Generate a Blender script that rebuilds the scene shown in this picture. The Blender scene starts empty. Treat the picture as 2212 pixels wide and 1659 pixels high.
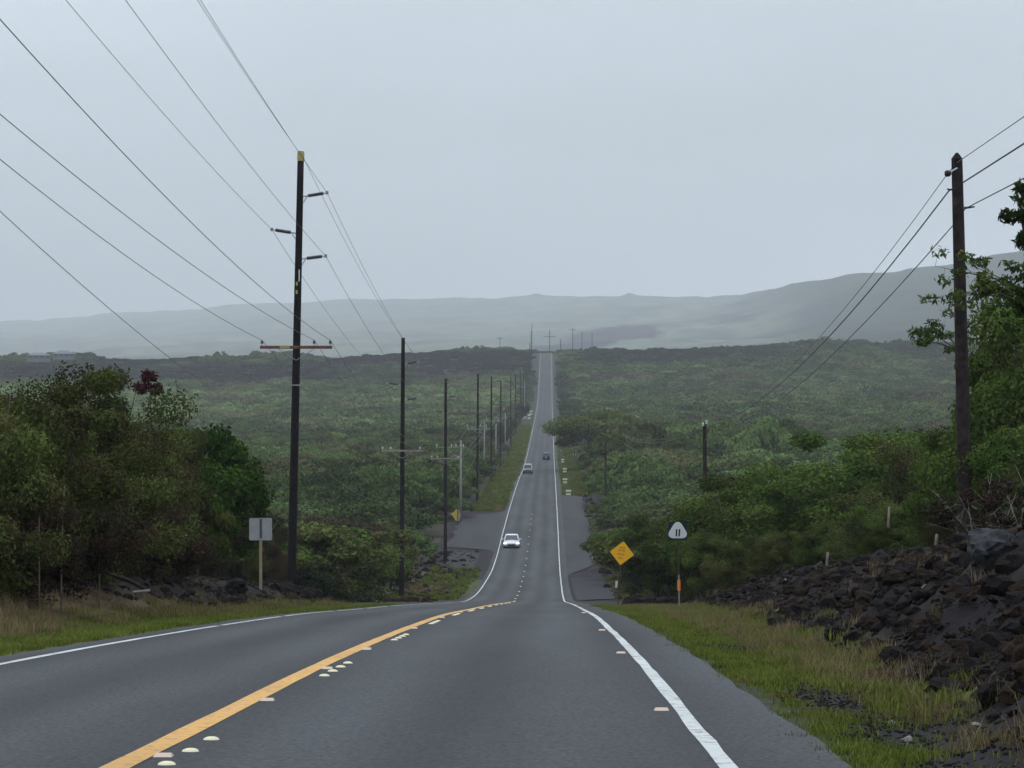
import bpy, math, random
import numpy as np
from mathutils import Matrix, Vector, Euler

R = math.radians
sc = bpy.context.scene
F = 6200.0                       # focal length in units of a 2212 px wide picture
# ------------------------------------------------------------------ camera
cd = bpy.data.cameras.new('camera')
cam = bpy.data.objects.new('camera', cd)
sc.collection.objects.link(cam)
cd.sensor_width = 36.0
cd.lens = 36.0 * F / 2212.0
cd.clip_start = 0.3
cd.clip_end = 30000
CAM = Vector((2.37, 0.0, 0.0))
cam.location = CAM
cam.rotation_euler = (math.pi / 2 + math.atan(61 / F), 0, math.atan(82 / F))
sc.camera = cam
CM = cam.rotation_euler.to_matrix()

# ------------------------------------------------------------------ sky, sun
w = bpy.data.worlds.new('World'); sc.world = w; w.use_nodes = True
nt = w.node_tree; nt.nodes.clear()
N = lambda t: nt.nodes.new(t)
out = N('ShaderNodeOutputWorld'); mixs = N('ShaderNodeMixShader')
b1 = N('ShaderNodeBackground'); b2 = N('ShaderNodeBackground')
sky = N('ShaderNodeTexSky'); sky.sky_type = 'NISHITA'; sky.sun_disc = False
sky.sun_elevation = R(62); sky.sun_rotation = R(150)
b1.inputs[1].default_value = 0.08
nt.links.new(sky.outputs[0], b1.inputs[0])
tc = N('ShaderNodeTexCoord'); sep = N('ShaderNodeSeparateXYZ')
nt.links.new(tc.outputs['Generated'], sep.inputs[0])
mx = N('ShaderNodeMath'); mx.operation = 'MAXIMUM'; mx.inputs[1].default_value = 0.0
nt.links.new(sep.outputs[2], mx.inputs[0])
ml = N('ShaderNodeMath'); ml.operation = 'MULTIPLY_ADD'; ml.inputs[1].default_value = 2.0; ml.inputs[2].default_value = 1.0
nt.links.new(mx.outputs[0], ml.inputs[0])
nz = N('ShaderNodeTexNoise'); nz.inputs['Scale'].default_value = 2.6; nz.inputs['Detail'].default_value = 5
mp = N('ShaderNodeMapping'); mp.inputs['Scale'].default_value = (1, 1, 3.2); mp.inputs['Location'].default_value = (0.35, 0, 0.2)
nt.links.new(tc.outputs['Generated'], mp.inputs[0]); nt.links.new(mp.outputs[0], nz.inputs[0])
mr = N('ShaderNodeMapRange'); mr.inputs[1].default_value = 0.3; mr.inputs[2].default_value = 0.7
mr.inputs[3].default_value = 0.84; mr.inputs[4].default_value = 1.13
nt.links.new(nz.outputs[0], mr.inputs[0])
m2 = N('ShaderNodeMath'); m2.operation = 'MULTIPLY'
nt.links.new(ml.outputs[0], m2.inputs[0]); nt.links.new(mr.outputs[0], m2.inputs[1])
b2.inputs[0].default_value = (0.572, 0.640, 0.705, 1)
nt.links.new(m2.outputs[0], b2.inputs[1])
mixs.inputs[0].default_value = 0.93
nt.links.new(b1.outputs[0], mixs.inputs[1]); nt.links.new(b2.outputs[0], mixs.inputs[2])
nt.links.new(mixs.outputs[0], out.inputs[0])

sd = bpy.data.lights.new('sun', 'SUN'); sd.energy = 0.5; sd.angle = R(40); sd.color = (1.0, 0.97, 0.92)
so = bpy.data.objects.new('sun', sd); sc.collection.objects.link(so)
so.rotation_euler = (R(28), 0, R(-150)); so.location = (0, 0, 60)

sc.view_settings.view_transform = 'Standard'; sc.view_settings.look = 'None'
sc.view_settings.exposure = 0.0; sc.view_settings.gamma = 1.0
sc.view_settings.use_curve_mapping = False
cy = sc.cycles
cy.max_bounces = 4; cy.diffuse_bounces = 2; cy.glossy_bounces = 2; cy.transmission_bounces = 3
cy.volume_bounces = 0; cy.transparent_max_bounces = 6
cy.use_denoising = True
try: cy.denoiser = 'OPENIMAGEDENOISE'
except Exception: pass
cy.use_adaptive_sampling = True; cy.adaptive_threshold = 0.02
cy.sample_clamp_indirect = 4.0
sc.render.film_transparent = False

# ------------------------------------------------------------------ helpers
COL = sc.collection
rng = np.random.default_rng(7)
random.seed(7)

def V(xv, yv, d):
    """world point at forward distance d seen at (xv, yv) of the 2212 px picture"""
    r = CM @ Vector(((xv - 1106) / F, -(yv - 829.5) / F, -1.0))
    return CAM + r * (d / r.y)

def mesh_np(name, verts, faces, mats=(), smooth=False, fmat=None, attrs=None):
    """verts (n,3), faces (m,k) array or list of arrays"""
    me = bpy.data.meshes.new(name)
    verts = np.asarray(verts, dtype=np.float32)
    if isinstance(faces, np.ndarray): faces = [faces]
    faces = [np.asarray(f, dtype=np.int32) for f in faces if len(f)]
    nf = sum(len(f) for f in faces); nl = sum(f.size for f in faces)
    me.vertices.add(len(verts)); me.vertices.foreach_set('co', verts.ravel())
    me.loops.add(nl); me.loops.foreach_set('vertex_index', np.concatenate([f.ravel() for f in faces]))
    me.polygons.add(nf)
    tot = np.concatenate([np.full(len(f), f.shape[1], np.int32) for f in faces])
    st = np.zeros(nf, np.int32); st[1:] = np.cumsum(tot)[:-1]
    me.polygons.foreach_set('loop_start', st); me.polygons.foreach_set('loop_total', tot)
    if smooth: me.polygons.foreach_set('use_smooth', np.ones(nf, bool))
    if fmat is not None: me.polygons.foreach_set('material_index', np.asarray(fmat, np.int32))
    for m in mats: me.materials.append(m)
    for k, a in (attrs or {}).items():
        a = np.asarray(a, np.float32)
        if a.ndim == 1:
            at = me.attributes.new(k, 'FLOAT', 'POINT'); at.data.foreach_set('value', a)
        else:
            at = me.attributes.new(k, 'FLOAT_COLOR', 'POINT')
            if a.shape[1] == 3: a = np.hstack([a, np.ones((len(a), 1), np.float32)])
            at.data.foreach_set('color', a.ravel())
    me.update(); me.validate()
    return me

def ob(name, me, parent=None, loc=None, rot=None):
    o = bpy.data.objects.new(name, me); COL.objects.link(o)
    if parent is not None: o.parent = parent
    if loc is not None: o.location = loc
    if rot is not None: o.rotation_euler = rot
    return o

def tag(o, label=None, cat=None, group=None, kind=None):
    if label: o['label'] = label
    if cat: o['category'] = cat
    if group: o['group'] = group
    if kind: o['kind'] = kind
    return o

def thing(name, label, cat, loc=(0, 0, 0), rot=(0, 0, 0), group=None):
    o = bpy.data.objects.new(name, None); COL.objects.link(o)
    o.location = loc; o.rotation_euler = rot; o.empty_display_size = 0.2
    return tag(o, label, cat, group)

def dup(root, label=None, group=None, loc=None, rot=None, scale=None):
    r = root.copy(); COL.objects.link(r)
    for ch in root.children:
        c = ch.copy(); COL.objects.link(c); c.parent = r
        for g in ch.children:
            q = g.copy(); COL.objects.link(q); q.parent = c
    if label: r['label'] = label
    if group: r['group'] = group
    if loc is not None: r.location = loc
    if rot is not None: r.rotation_euler = rot
    if scale is not None: r.scale = scale
    return r

class MB:
    """collects solids and builds one mesh"""
    def __init__(s): s.v = []; s.f = {3: [], 4: []}; s.n = 0; s.ng = []
    def add(s, vs, fs):
        s.v += [tuple(p) for p in vs]
        for f in fs:
            f = tuple(i + s.n for i in f)
            if len(f) in (3, 4): s.f[len(f)].append(f)
            else: s.ng.append(f)
        s.n += len(vs); return s
    def box(s, c, d, rot=None, bev=0.0):
        x, y, z = [q / 2 for q in d]
        if bev > 0:
            b = bev; vs = []; 
            # chamfered box: 24 verts
            for sx in (-1, 1):
                for sy in (-1, 1):
                    for sz in (-1, 1):
                        vs += [(sx * x, sy * (y - b), sz * (z - b)), (sx * (x - b), sy * y, sz * (z - b)), (sx * (x - b), sy * (y - b), sz * z)]
            import bmesh
            bm = bmesh.new()
            for p in vs: bm.verts.new(p)
            r = bmesh.ops.convex_hull(bm, input=bm.verts)
            bm.verts.index_update()
            vv = [v.co.copy() for v in bm.verts]; ff = [tuple(v.index for v in f.verts) for f in bm.faces]
            bm.free()
        else:
            vv = [Vector((a, b_, c_)) for a in (-x, x) for b_ in (-y, y) for c_ in (-z, z)]
            ff = [(0, 1, 3, 2), (4, 6, 7, 5), (0, 4, 5, 1), (2, 3, 7, 6), (0, 2, 6, 4), (1, 5, 7, 3)]
        M = rot if rot is not None else Matrix.Identity(3)
        return s.add([M @ Vector(p) + Vector(c) for p in vv], ff)
    def tube(s, pts, rad, n=8, cap=True):
        pts = [Vector(p) for p in pts]
        if not hasattr(rad, '__len__'): rad = [rad] * len(pts)
        vs = []
        up0 = None
        for i, p in enumerate(pts):
            t = (pts[min(i + 1, len(pts) - 1)] - pts[max(i - 1, 0)])
            t = t.normalized() if t.length > 1e-9 else Vector((0, 0, 1))
            a = Vector((0, 0, 1)) if abs(t.z) < 0.9 else Vector((1, 0, 0))
            u = t.cross(a).normalized(); v_ = t.cross(u)
            for k in range(n):
                an = 2 * math.pi * k / n
                vs.append(p + (u * math.cos(an) + v_ * math.sin(an)) * rad[i])
        fs = []
        for i in range(len(pts) - 1):
            for k in range(n):
                a = i * n + k; b = i * n + (k + 1) % n
                fs.append((a, b, b + n, a + n))
        if cap:
            fs.append(tuple(range(n))[::-1]); fs.append(tuple((len(pts) - 1) * n + k for k in range(n)))
        return s.add(vs, fs)
    def prism(s, poly, y0, y1):
        """polygon in xz extruded from y0 to y1"""
        n = len(poly)
        vs = [(p[0], y0, p[1]) for p in poly] + [(p[0], y1, p[1]) for p in poly]
        fs = [tuple(range(n)), tuple(range(2 * n - 1, n - 1, -1))]
        for i in range(n):
            j = (i + 1) % n; fs.append((i, i + n, j + n, j))
        return s.add(vs, fs)
    def mesh(s, name, mats=(), smooth=False):
        me = bpy.data.meshes.new(name)
        me.from_pydata([tuple(p) for p in s.v], [], s.f[3] + s.f[4] + s.ng)
        for m in (mats if isinstance(mats, (list, tuple)) else [mats]): me.materials.append(m)
        if smooth:
            for p in me.polygons: p.use_smooth = True
        me.update(); return me
    def build(s, name, mats, parent=None, smooth=False, loc=None, rot=None):
        return ob(name, s.mesh(name, mats, smooth), parent, loc, rot)

# value noise -------------------------------------------------------
def _h(ix, iy, s):
    n = (ix.astype(np.int64) * 374761393 + iy.astype(np.int64) * 668265263 + s * 1442695041) & 0xffffffff
    n = ((n ^ (n >> 13)) * 1274126177) & 0xffffffff
    n = n ^ (n >> 16)
    return (n & 0xffffff) / float(0xffffff)
def noise(x, y, s=0):
    x = np.asarray(x, float); y = np.asarray(y, float)
    ix = np.floor(x); iy = np.floor(y); fx = x - ix; fy = y - iy
    fx = fx * fx * (3 - 2 * fx); fy = fy * fy * (3 - 2 * fy)
    a = _h(ix, iy, s); b = _h(ix + 1, iy, s); c = _h(ix, iy + 1, s); d = _h(ix + 1, iy + 1, s)
    return (a * (1 - fx) + b * fx) * (1 - fy) + (c * (1 - fx) + d * fx) * fy
def fbm(x, y, s=0, o=4):
    t = 0; a = 0.5; m = 0
    for i in range(o):
        t = t + a * noise(x, y, s + i * 17); m += a; a *= 0.5; x = x * 2.03 + 3.1; y = y * 2.03 + 1.7
    return t / m
def ss(x, a, b):
    t = np.clip((np.asarray(x, float) - a) / (b - a), 0, 1); return t * t * (3 - 2 * t)

# road profile ------------------------------------------------------
_PD = [(-120, None, 4.4), (-60, None, 1.6), (0, None, -1.19), (15.7, 1659, 0), (31.4, 1424, 0), (49.3, 1352, 0), (62.4, 1330, 0), (85, 1315.5, 0),
       (111, 1307, 0), (136, 1303, 0), (165, 1300.5, 0), (199, 1296, 0), (229, 1279, 0), (255, 1256, 0), (284, 1230, 0),
       (315, 1193, 0), (352, 1146, 0), (422, 1087, 0), (515, 1040, 0), (632, 1008, 0), (905, 936, 0), (1150, 895, 0), (1375, 860, 0),
       (1573, 806, 0), (1702, 770, 0), (1770, 762, 0), (1850, 766, 0), (2000, 771, 0), (2400, 780, 0), (3000, 790, 0)]
PD = np.array([p[0] for p in _PD], float)
PZ = np.array([p[2] if p[1] is None else (890 - p[1]) / F * p[0] for p in _PD])
_m = np.zeros(len(PD)); _s = np.diff(PZ) / np.diff(PD)
_m[1:-1] = (_s[:-1] * np.diff(PD)[1:] + _s[1:] * np.diff(PD)[:-1]) / (PD[2:] - PD[:-2]); _m[0] = _s[0]; _m[-1] = _s[-1]
def road_z(d):
    d = np.asarray(d, float); i = np.clip(np.searchsorted(PD, d) - 1, 0, len(PD) - 2)
    h = PD[i + 1] - PD[i]; t = np.clip((d - PD[i]) / h, 0, 1)
    return ((2 * t**3 - 3 * t**2 + 1) * PZ[i] + (t**3 - 2 * t**2 + t) * h * _m[i] + (-2 * t**3 + 3 * t**2) * PZ[i + 1] + (t**3 - t**2) * h * _m[i + 1])

def foot_x(d):
    return 4.75 + np.clip(d - 16, -6, 14) * .050 + np.clip(d - 30, 0, 90) * .022
def ground_z(X, d, micro=True):
    X = np.asarray(X, float); d = np.asarray(d, float)
    z = road_z(d) - 0.03
    ax = np.abs(X)
    z = z - 0.05 * ss(ax, 4.2, 5.0)
    # right lava bank
    foot = foot_x(d) + 0.5 * (noise(d * 0.12, d * 0 + 3, 5) - 0.5)
    bank = ((1.0 + .30 * (1 - ss(d, 38, 56))) * ss(X - foot, 0, 3.9 - 1.3 * (1 - ss(d, 38, 56))) + 0.085 * np.clip(X - foot - 3.4, 0, 40))
    win = 1 - ss(d, 104, 135)
    rough = ss(X - foot, 0.0, 1.2) * win
    # left low mounds
    lb = 0.75 * ss(-X, 5.4, 8.6) * ss(d, 20, 50) * (1 - ss(d, 108, 140)) + 0.02 * np.clip(-X - 9, 0, 60) * (1 - ss(d, 120, 200))
    roughl = ss(-X, 6.2, 8.0) * (1 - ss(d, 112, 140)) * ss(d, 40, 70)
    z = z + bank * win + lb
    # lateral lay of the far slopes
    k = ss(d, 500, 1500)
    z = z - k * (5.0 * ss(-X, 10, 130)) + k * (2.5 * ss(X, 10, 200))
    z = z + (fbm(X * 0.012 + 5, d * 0.006, 31, 3) - 0.5) * 5.0 * ss(ax, 14, 70) * ss(d, 150, 320)
    if micro:
        n1 = fbm(X * 0.75, d * 0.55, 2, 4) - 0.45
        n2 = fbm(X * 2.6, d * 2.2, 9, 3) - 0.5 + (noise(X * 4.3, d * 2.9, 12) - .5) * .5
        z = z + (rough + roughl * 0.8) * (n1 * 1.0 + n2 * 0.36)
        z = z + (fbm(X * 1.3, d * 0.9, 4, 3) - 0.5) * 0.10 * ss(ax, 4.3, 5.5)
    return z
def gz(X, d): return float(ground_z(np.array([X]), np.array([d]))[0])
def on(X, d, dz=0.0): return Vector((X, d, gz(X, d) + dz))

# ------------------------------------------------------------------ materials
def newmat(name):
    m = bpy.data.materials.new(name); m.use_nodes = True
    t = m.node_tree; t.nodes.clear()
    return m, t, (lambda k: t.nodes.new(k)), (lambda a, b: t.links.new(a, b))

def plain(name, col, rough=0.7, metal=0.0, noise_s=0.0, amt=0.25, spec=0.3, emit=None):
    m, t, n, l = newmat(name)
    o = n('ShaderNodeOutputMaterial'); p = n('ShaderNodeBsdfPrincipled'); l(p.outputs[0], o.inputs[0])
    p.inputs['Base Color'].default_value = (*col, 1); p.inputs['Roughness'].default_value = rough
    p.inputs['Metallic'].default_value = metal; p.inputs['Specular IOR Level'].default_value = spec
    if noise_s:
        c = n('ShaderNodeTexCoord'); z = n('ShaderNodeTexNoise'); z.inputs['Scale'].default_value = noise_s; z.inputs['Detail'].default_value = 5
        l(c.outputs['Object'], z.inputs['Vector'])
        r = n('ShaderNodeMapRange'); r.inputs[1].default_value = 0.3; r.inputs[2].default_value = 0.7
        r.inputs[3].default_value = 1 - amt; r.inputs[4].default_value = 1 + amt; l(z.outputs[0], r.inputs[0])
        v = n('ShaderNodeVectorMath'); v.operation = 'SCALE'; v.inputs[0].default_value = col; l(r.outputs[0], v.inputs['Scale'])
        l(v.outputs[0], p.inputs['Base Color'])
    if emit: p.inputs['Emission Color'].default_value = (*emit[0], 1); p.inputs['Emission Strength'].default_value = emit[1]
    return m

def asphalt(name, base, lane=True, speck=0.5):
    m, t, n, l = newmat(name)
    o = n('ShaderNodeOutputMaterial'); p = n('ShaderNodeBsdfPrincipled'); l(p.outputs[0], o.inputs[0])
    p.inputs['Roughness'].default_value = 0.85; p.inputs['Specular IOR Level'].default_value = 0.12
    g = n('ShaderNodeNewGeometry')
    z1 = n('ShaderNodeTexNoise'); z1.inputs['Scale'].default_value = 28; z1.inputs['Detail'].default_value = 4; l(g.outputs['Position'], z1.inputs['Vector'])
    r1 = n('ShaderNodeMapRange'); r1.inputs[1].default_value = 0.3; r1.inputs[2].default_value = 0.7; r1.inputs[3].default_value = 1 - speck; r1.inputs[4].default_value = 1 + speck
    l(z1.outputs[0], r1.inputs[0])
    mp = n('ShaderNodeMapping'); mp.inputs['Scale'].default_value = (1.0, 0.09, 0.2); l(g.outputs['Position'], mp.inputs[0])
    z2 = n('ShaderNodeTexNoise'); z2.inputs['Scale'].default_value = 0.55; z2.inputs['Detail'].default_value = 5; l(mp.outputs[0], z2.inputs['Vector'])
    r2 = n('ShaderNodeMapRange'); r2.inputs[1].default_value = 0.3; r2.inputs[2].default_value = 0.7; r2.inputs[3].default_value = 0.80; r2.inputs[4].default_value = 1.2
    l(z2.outputs[0], r2.inputs[0])
    mu = n('ShaderNodeMath'); mu.operation = 'MULTIPLY'; l(r1.outputs[0], mu.inputs[0]); l(r2.outputs[0], mu.inputs[1])
    last = mu.outputs[0]
    if lane:   # oil stripe mid lane darker, wheel paths paler: cos pattern with lane width 3.35
        sp = n('ShaderNodeSeparateXYZ'); l(g.outputs['Position'], sp.inputs[0])
        a = n('ShaderNodeMath'); a.operation = 'MULTIPLY'; a.inputs[1].default_value = 2 * math.pi / 1.675; l(sp.outputs[0], a.inputs[0])
        c = n('ShaderNodeMath'); c.operation = 'COSINE'; l(a.outputs[0], c.inputs[0])
        s = n('ShaderNodeMath'); s.operation = 'MULTIPLY_ADD'; s.inputs[1].default_value = -0.17; s.inputs[2].default_value = 1.0; l(c.outputs[0], s.inputs[0])
        q = n('ShaderNodeMath'); q.operation = 'MULTIPLY'; l(last, q.inputs[0]); l(s.outputs[0], q.inputs[1]); last = q.outputs[0]
    v = n('ShaderNodeVectorMath'); v.operation = 'SCALE'; v.inputs[0].default_value = base; l(last, v.inputs['Scale'])
    l(v.outputs[0], p.inputs['Base Color'])
    bp = n('ShaderNodeBump'); bp.inputs['Strength'].default_value = 0.35; bp.inputs['Distance'].default_value = 0.01
    l(z1.outputs[0], bp.inputs['Height']); l(bp.outputs[0], p.inputs['Normal'])
    return m

def paint(name, col, wear=0.5, scale=9.0):
    """road paint, worn through to the asphalt in small patches"""
    m, t, n, l = newmat(name)
    o = n('ShaderNodeOutputMaterial'); p = n('ShaderNodeBsdfPrincipled'); l(p.outputs[0], o.inputs[0])
    p.inputs['Roughness'].default_value = 0.6
    g = n('ShaderNodeNewGeometry'); z = n('ShaderNodeTexNoise'); z.inputs['Scale'].default_value = scale; z.inputs['Detail'].default_value = 8
    z.inputs['Roughness'].default_value = 0.75; l(g.outputs['Position'], z.inputs['Vector'])
    r = n('ShaderNodeMapRange'); r.inputs[1].default_value = 0.53; r.inputs[2].default_value = 0.62; r.inputs[3].default_value = 0.0; r.inputs[4].default_value = wear
    l(z.outputs[0], r.inputs[0])
    z2 = n('ShaderNodeTexNoise'); z2.inputs['Scale'].default_value = 0.35; z2.inputs['Detail'].default_value = 3; l(g.outputs['Position'], z2.inputs['Vector'])
    r2 = n('ShaderNodeMapRange'); r2.inputs[1].default_value = 0.3; r2.inputs[2].default_value = 0.7; r2.inputs[3].default_value = 0.82; r2.inputs[4].default_value = 1.1
    l(z2.outputs[0], r2.inputs[0])
    v = n('ShaderNodeVectorMath'); v.operation = 'SCALE'; v.inputs[0].default_value = col; l(r2.outputs[0], v.inputs['Scale'])
    mi = n('ShaderNodeMix'); mi.data_type = 'RGBA'; l(r.outputs[0], mi.inputs[0]); l(v.outputs[0], mi.inputs[6]); mi.inputs[7].default_value = (0.06, 0.06, 0.065, 1)
    l(mi.outputs[2], p.inputs['Base Color'])
    return m

def attr_ground(name):
    m, t, n, l = newmat(name)
    o = n('ShaderNodeOutputMaterial'); p = n('ShaderNodeBsdfPrincipled'); l(p.outputs[0], o.inputs[0])
    p.inputs['Roughness'].default_value = 0.95; p.inputs['Specular IOR Level'].default_value = 0.1
    a = n('ShaderNodeAttribute'); a.attribute_name = 'Col'
    g = n('ShaderNodeNewGeometry'); z = n('ShaderNodeTexNoise'); z.inputs['Scale'].default_value = 7; z.inputs['Detail'].default_value = 7; z.inputs['Roughness'].default_value = 0.7
    l(g.outputs['Position'], z.inputs['Vector'])
    r = n('ShaderNodeMapRange'); r.inputs[1].default_value = 0.3; r.inputs[2].default_value = 0.7; r.inputs[3].default_value = 0.5; r.inputs[4].default_value = 1.5
    l(z.outputs[0], r.inputs[0])
    v = n('ShaderNodeVectorMath'); v.operation = 'SCALE'; l(a.outputs['Color'], v.inputs[0]); l(r.outputs[0], v.inputs['Scale'])
    l(v.outputs[0], p.inputs['Base Color'])
    b = n('ShaderNodeBump'); b.inputs['Strength'].default_value = 0.6; b.inputs['Distance'].default_value = 0.06
    l(z.outputs[0], b.inputs['Height']); l(b.outputs[0], p.inputs['Normal'])
    return m

def foliage(name, dark, light, dry=(0.10, 0.07, 0.04), dry_amt=0.25, inst=False, world_var=False, transl=0.14):
    m, t, n, l = newmat(name)
    o = n('ShaderNodeOutputMaterial')
    a = n('ShaderNodeAttribute'); a.attribute_name = 'tone'
    mi = n('ShaderNodeMix'); mi.data_type = 'RGBA'; l(a.outputs['Fac'], mi.inputs[0]); mi.inputs[6].default_value = (*dark, 1); mi.inputs[7].default_value = (*light, 1)
    oi = n('ShaderNodeObjectInfo')
    # dried patches: per crown lumps
    g = n('ShaderNodeNewGeometry'); z = n('ShaderNodeTexNoise'); z.inputs['Scale'].default_value = 0.9 if not world_var else 0.03; z.inputs['Detail'].default_value = 3
    l(g.outputs['Position'], z.inputs['Vector'])
    r = n('ShaderNodeMapRange'); r.inputs[1].default_value = 0.48; r.inputs[2].default_value = 0.66; r.inputs[3].default_value = 0; r.inputs[4].default_value = dry_amt
    l(z.outputs[0], r.inputs[0])
    m2 = n('ShaderNodeMix'); m2.data_type = 'RGBA'; l(r.outputs[0], m2.inputs[0]); l(mi.outputs[2], m2.inputs[6]); m2.inputs[7].default_value = (*dry, 1)
    hs = n('ShaderNodeHueSaturation')
    r3 = n('ShaderNodeMapRange'); r3.inputs[3].default_value = 0.62; r3.inputs[4].default_value = 1.3
    r4 = n('ShaderNodeMapRange'); r4.inputs[3].default_value = 0.488; r4.inputs[4].default_value = 0.505
    l(oi.outputs['Random'], r3.inputs[0]); l(oi.outputs['Random'], r4.inputs[0])
    l(m2.outputs[2], hs.inputs['Color']); l(r4.outputs[0], hs.inputs['Hue'])
    if inst:
        ai = n('ShaderNodeAttribute'); ai.attribute_type = 'INSTANCER'; ai.attribute_name = 'tint'
        ad = n('ShaderNodeMath'); ad.operation = 'MULTIPLY'; l(ai.outputs['Fac'], ad.inputs[0]); l(r3.outputs[0], ad.inputs[1]); l(ad.outputs[0], hs.inputs['Value'])
        ai2 = n('ShaderNodeAttribute'); ai2.attribute_type = 'INSTANCER'; ai2.attribute_name = 'lava'
        m3 = n('ShaderNodeMix'); m3.data_type = 'RGBA'; l(ai2.outputs['Fac'], m3.inputs[0]); l(hs.outputs[0], m3.inputs[6]); m3.inputs[7].default_value = (0.018, 0.014, 0.018, 1)
        last = m3.outputs[2]
    else:
        l(r3.outputs[0], hs.inputs['Value']); last = hs.outputs[0]
    d = n('ShaderNodeBsdfDiffuse'); l(last, d.inputs[0])
    if transl > 0:
        tr = n('ShaderNodeBsdfTranslucent'); l(last, tr.inputs[0])
        ms = n('ShaderNodeMixShader'); ms.inputs[0].default_value = transl; l(d.outputs[0], ms.inputs[1]); l(tr.outputs[0], ms.inputs[2]); l(ms.outputs[0], o.inputs[0])
    else: l(d.outputs[0], o.inputs[0])
    return m

M = {}
M['asphalt'] = asphalt('asphalt', (0.051, 0.053, 0.0565))
M['pulloff'] = asphalt('pulloff_asphalt', (0.040, 0.039, 0.044), lane=False, speck=0.7)
M['white_paint'] = paint('white_paint', (0.47, 0.48, 0.47), 0.85, 5)
M['yellow_paint'] = paint('yellow_paint', (0.58, 0.29, 0.04), 0.9, 14)
M['ground'] = attr_ground('ground')
M['hill'] = attr_ground('hill_scrub')
M['creosote'] = plain('creosote_wood', (0.012, 0.010, 0.011), 0.9, spec=.1, noise_s=6, amt=0.5)
M['creosote_brown'] = plain('old_pole_wood', (0.028, 0.021, 0.020), 0.9, spec=.1, noise_s=5, amt=0.6)
M['grey_wood'] = plain('grey_weathered_wood', (0.22, 0.21, 0.20), 0.85, noise_s=5, amt=0.3)
M['crossarm'] = plain('reddish_crossarm', (0.14, 0.062, 0.045), 0.8, noise_s=5, amt=0.3)
M['yellow_tag'] = plain('yellow_tag', (0.36, 0.31, 0.10), 0.6)
M['insul'] = plain('grey_polymer', (0.055, 0.060, 0.068), 0.5)
M['porcelain'] = plain('pale_porcelain', (0.5, 0.5, 0.47), 0.35)
M['galv'] = plain('galvanised_steel', (0.30, 0.31, 0.32), 0.5, metal=0.6)
M['wire'] = plain('weathered_conductor', (0.10, 0.105, 0.11), 0.6)
M['button'] = plain('cream_ceramic', (0.66, 0.60, 0.40), 0.4)
M['reflector'] = plain('amber_reflector', (0.50, 0.38, 0.30), 0.4)
M['bark'] = plain('grey_brown_bark', (0.060, 0.050, 0.042), 0.95, noise_s=5, amt=0.45)
M['pale_stem'] = plain('pale_dry_stem', (0.17, 0.15, 0.125), 0.95, noise_s=5, amt=0.3)
M['rock'] = plain('black_lava_rock', (0.0125, 0.0105, 0.0105), 0.95, noise_s=9, amt=0.7, spec=0.05)
M['rock_grey'] = plain('grey_lava_rock', (0.026, 0.027, 0.031), 0.85, noise_s=3, amt=0.8, spec=0.2)
M['rock_pale'] = plain('pale_stone', (0.20, 0.18, 0.165), 0.9, noise_s=3, amt=0.3)
M['leaf_olive'] = foliage('leaf_olive', (0.018, 0.025, 0.010), (0.104, 0.132, 0.038), (0.085, 0.050, 0.032), 0.6)
M['leaf_brown'] = foliage('leaf_brown', (0.012, 0.011, 0.008), (0.052, 0.044, 0.026), (0.075, 0.036, 0.030), 0.7)
M['leaf_green'] = foliage('leaf_green', (0.018, 0.036, 0.009), (0.096, 0.150, 0.032), (0.10, 0.085, 0.032), 0.5)
M['leaf_dark'] = foliage('leaf_dark', (0.014, 0.026, 0.014), (0.038, 0.062, 0.028), (0.06, 0.05, 0.03), 0.4)
M['leaf_deep'] = foliage('leaf_deep', (0.010, 0.022, 0.006), (0.052, 0.098, 0.016), (0.045, 0.05, 0.016), 0.3)
M['leaf_red'] = foliage('leaf_red', (0.035, 0.012, 0.014), (0.085, 0.028, 0.032), (0.09, 0.03, 0.03), 0.3)
M['scrub'] = foliage('far_scrub', (0.030, 0.050, 0.015), (0.108, 0.158, 0.050), (0.095, 0.070, 0.042), 0.8, inst=True, world_var=True, transl=0.0)
M['grass_g'] = foliage('grass_green', (0.060, 0.085, 0.016), (0.150, 0.180, 0.036), (0.17, 0.15, 0.055), 0.6, transl=0.2)
M['grass_d'] = foliage('grass_dry', (0.090, 0.065, 0.036), (0.245, 0.180, 0.105), (0.13, 0.13, 0.05), 0.5, transl=0.2)
M['silver'] = plain('silver_car_paint', (0.56, 0.56, 0.60), 0.28, metal=0.35, spec=0.5)
M['darkgrey'] = plain('dark_grey_car_paint', (0.10, 0.115, 0.115), 0.3, metal=0.3, spec=0.5)
M['blue'] = plain('navy_car_paint', (0.012, 0.012, 0.085), 0.3, spec=0.5)
M['glass'] = plain('tinted_car_glass', (0.035, 0.042, 0.05), 0.2, spec=0.25)
M['black'] = plain('black_plastic', (0.012, 0.012, 0.014), 0.6)
M['tyre'] = plain('tyre_rubber', (0.015, 0.015, 0.016), 0.85)
M['rim'] = plain('alloy_rim', (0.35, 0.35, 0.37), 0.35, metal=0.8)
M['lamp_on'] = plain('lit_headlight', (0.9, 0.9, 0.95), 0.2, emit=((1, 0.98, 1.0), 3.0))
M['tail'] = plain('red_tail_lamp', (0.25, 0.01, 0.012), 0.3)
M['white'] = plain('white_enamel', (0.68, 0.69, 0.70), 0.45)
M['sign_white'] = plain('white_sign_face', (0.56, 0.58, 0.58), 0.45)
M['sign_green'] = plain('dark_green_sign', (0.004, 0.014, 0.014), 0.45)
M['sign_yellow'] = plain('amber_sign_face', (0.85, 0.43, 0.012), 0.5)
M['sign_yellow2'] = plain('faded_yellow_sign', (0.42, 0.34, 0.06), 0.6, noise_s=3, amt=0.2)
M['sign_ink'] = plain('faded_sign_lettering', (0.36, 0.16, 0.006), 0.6)
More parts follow.
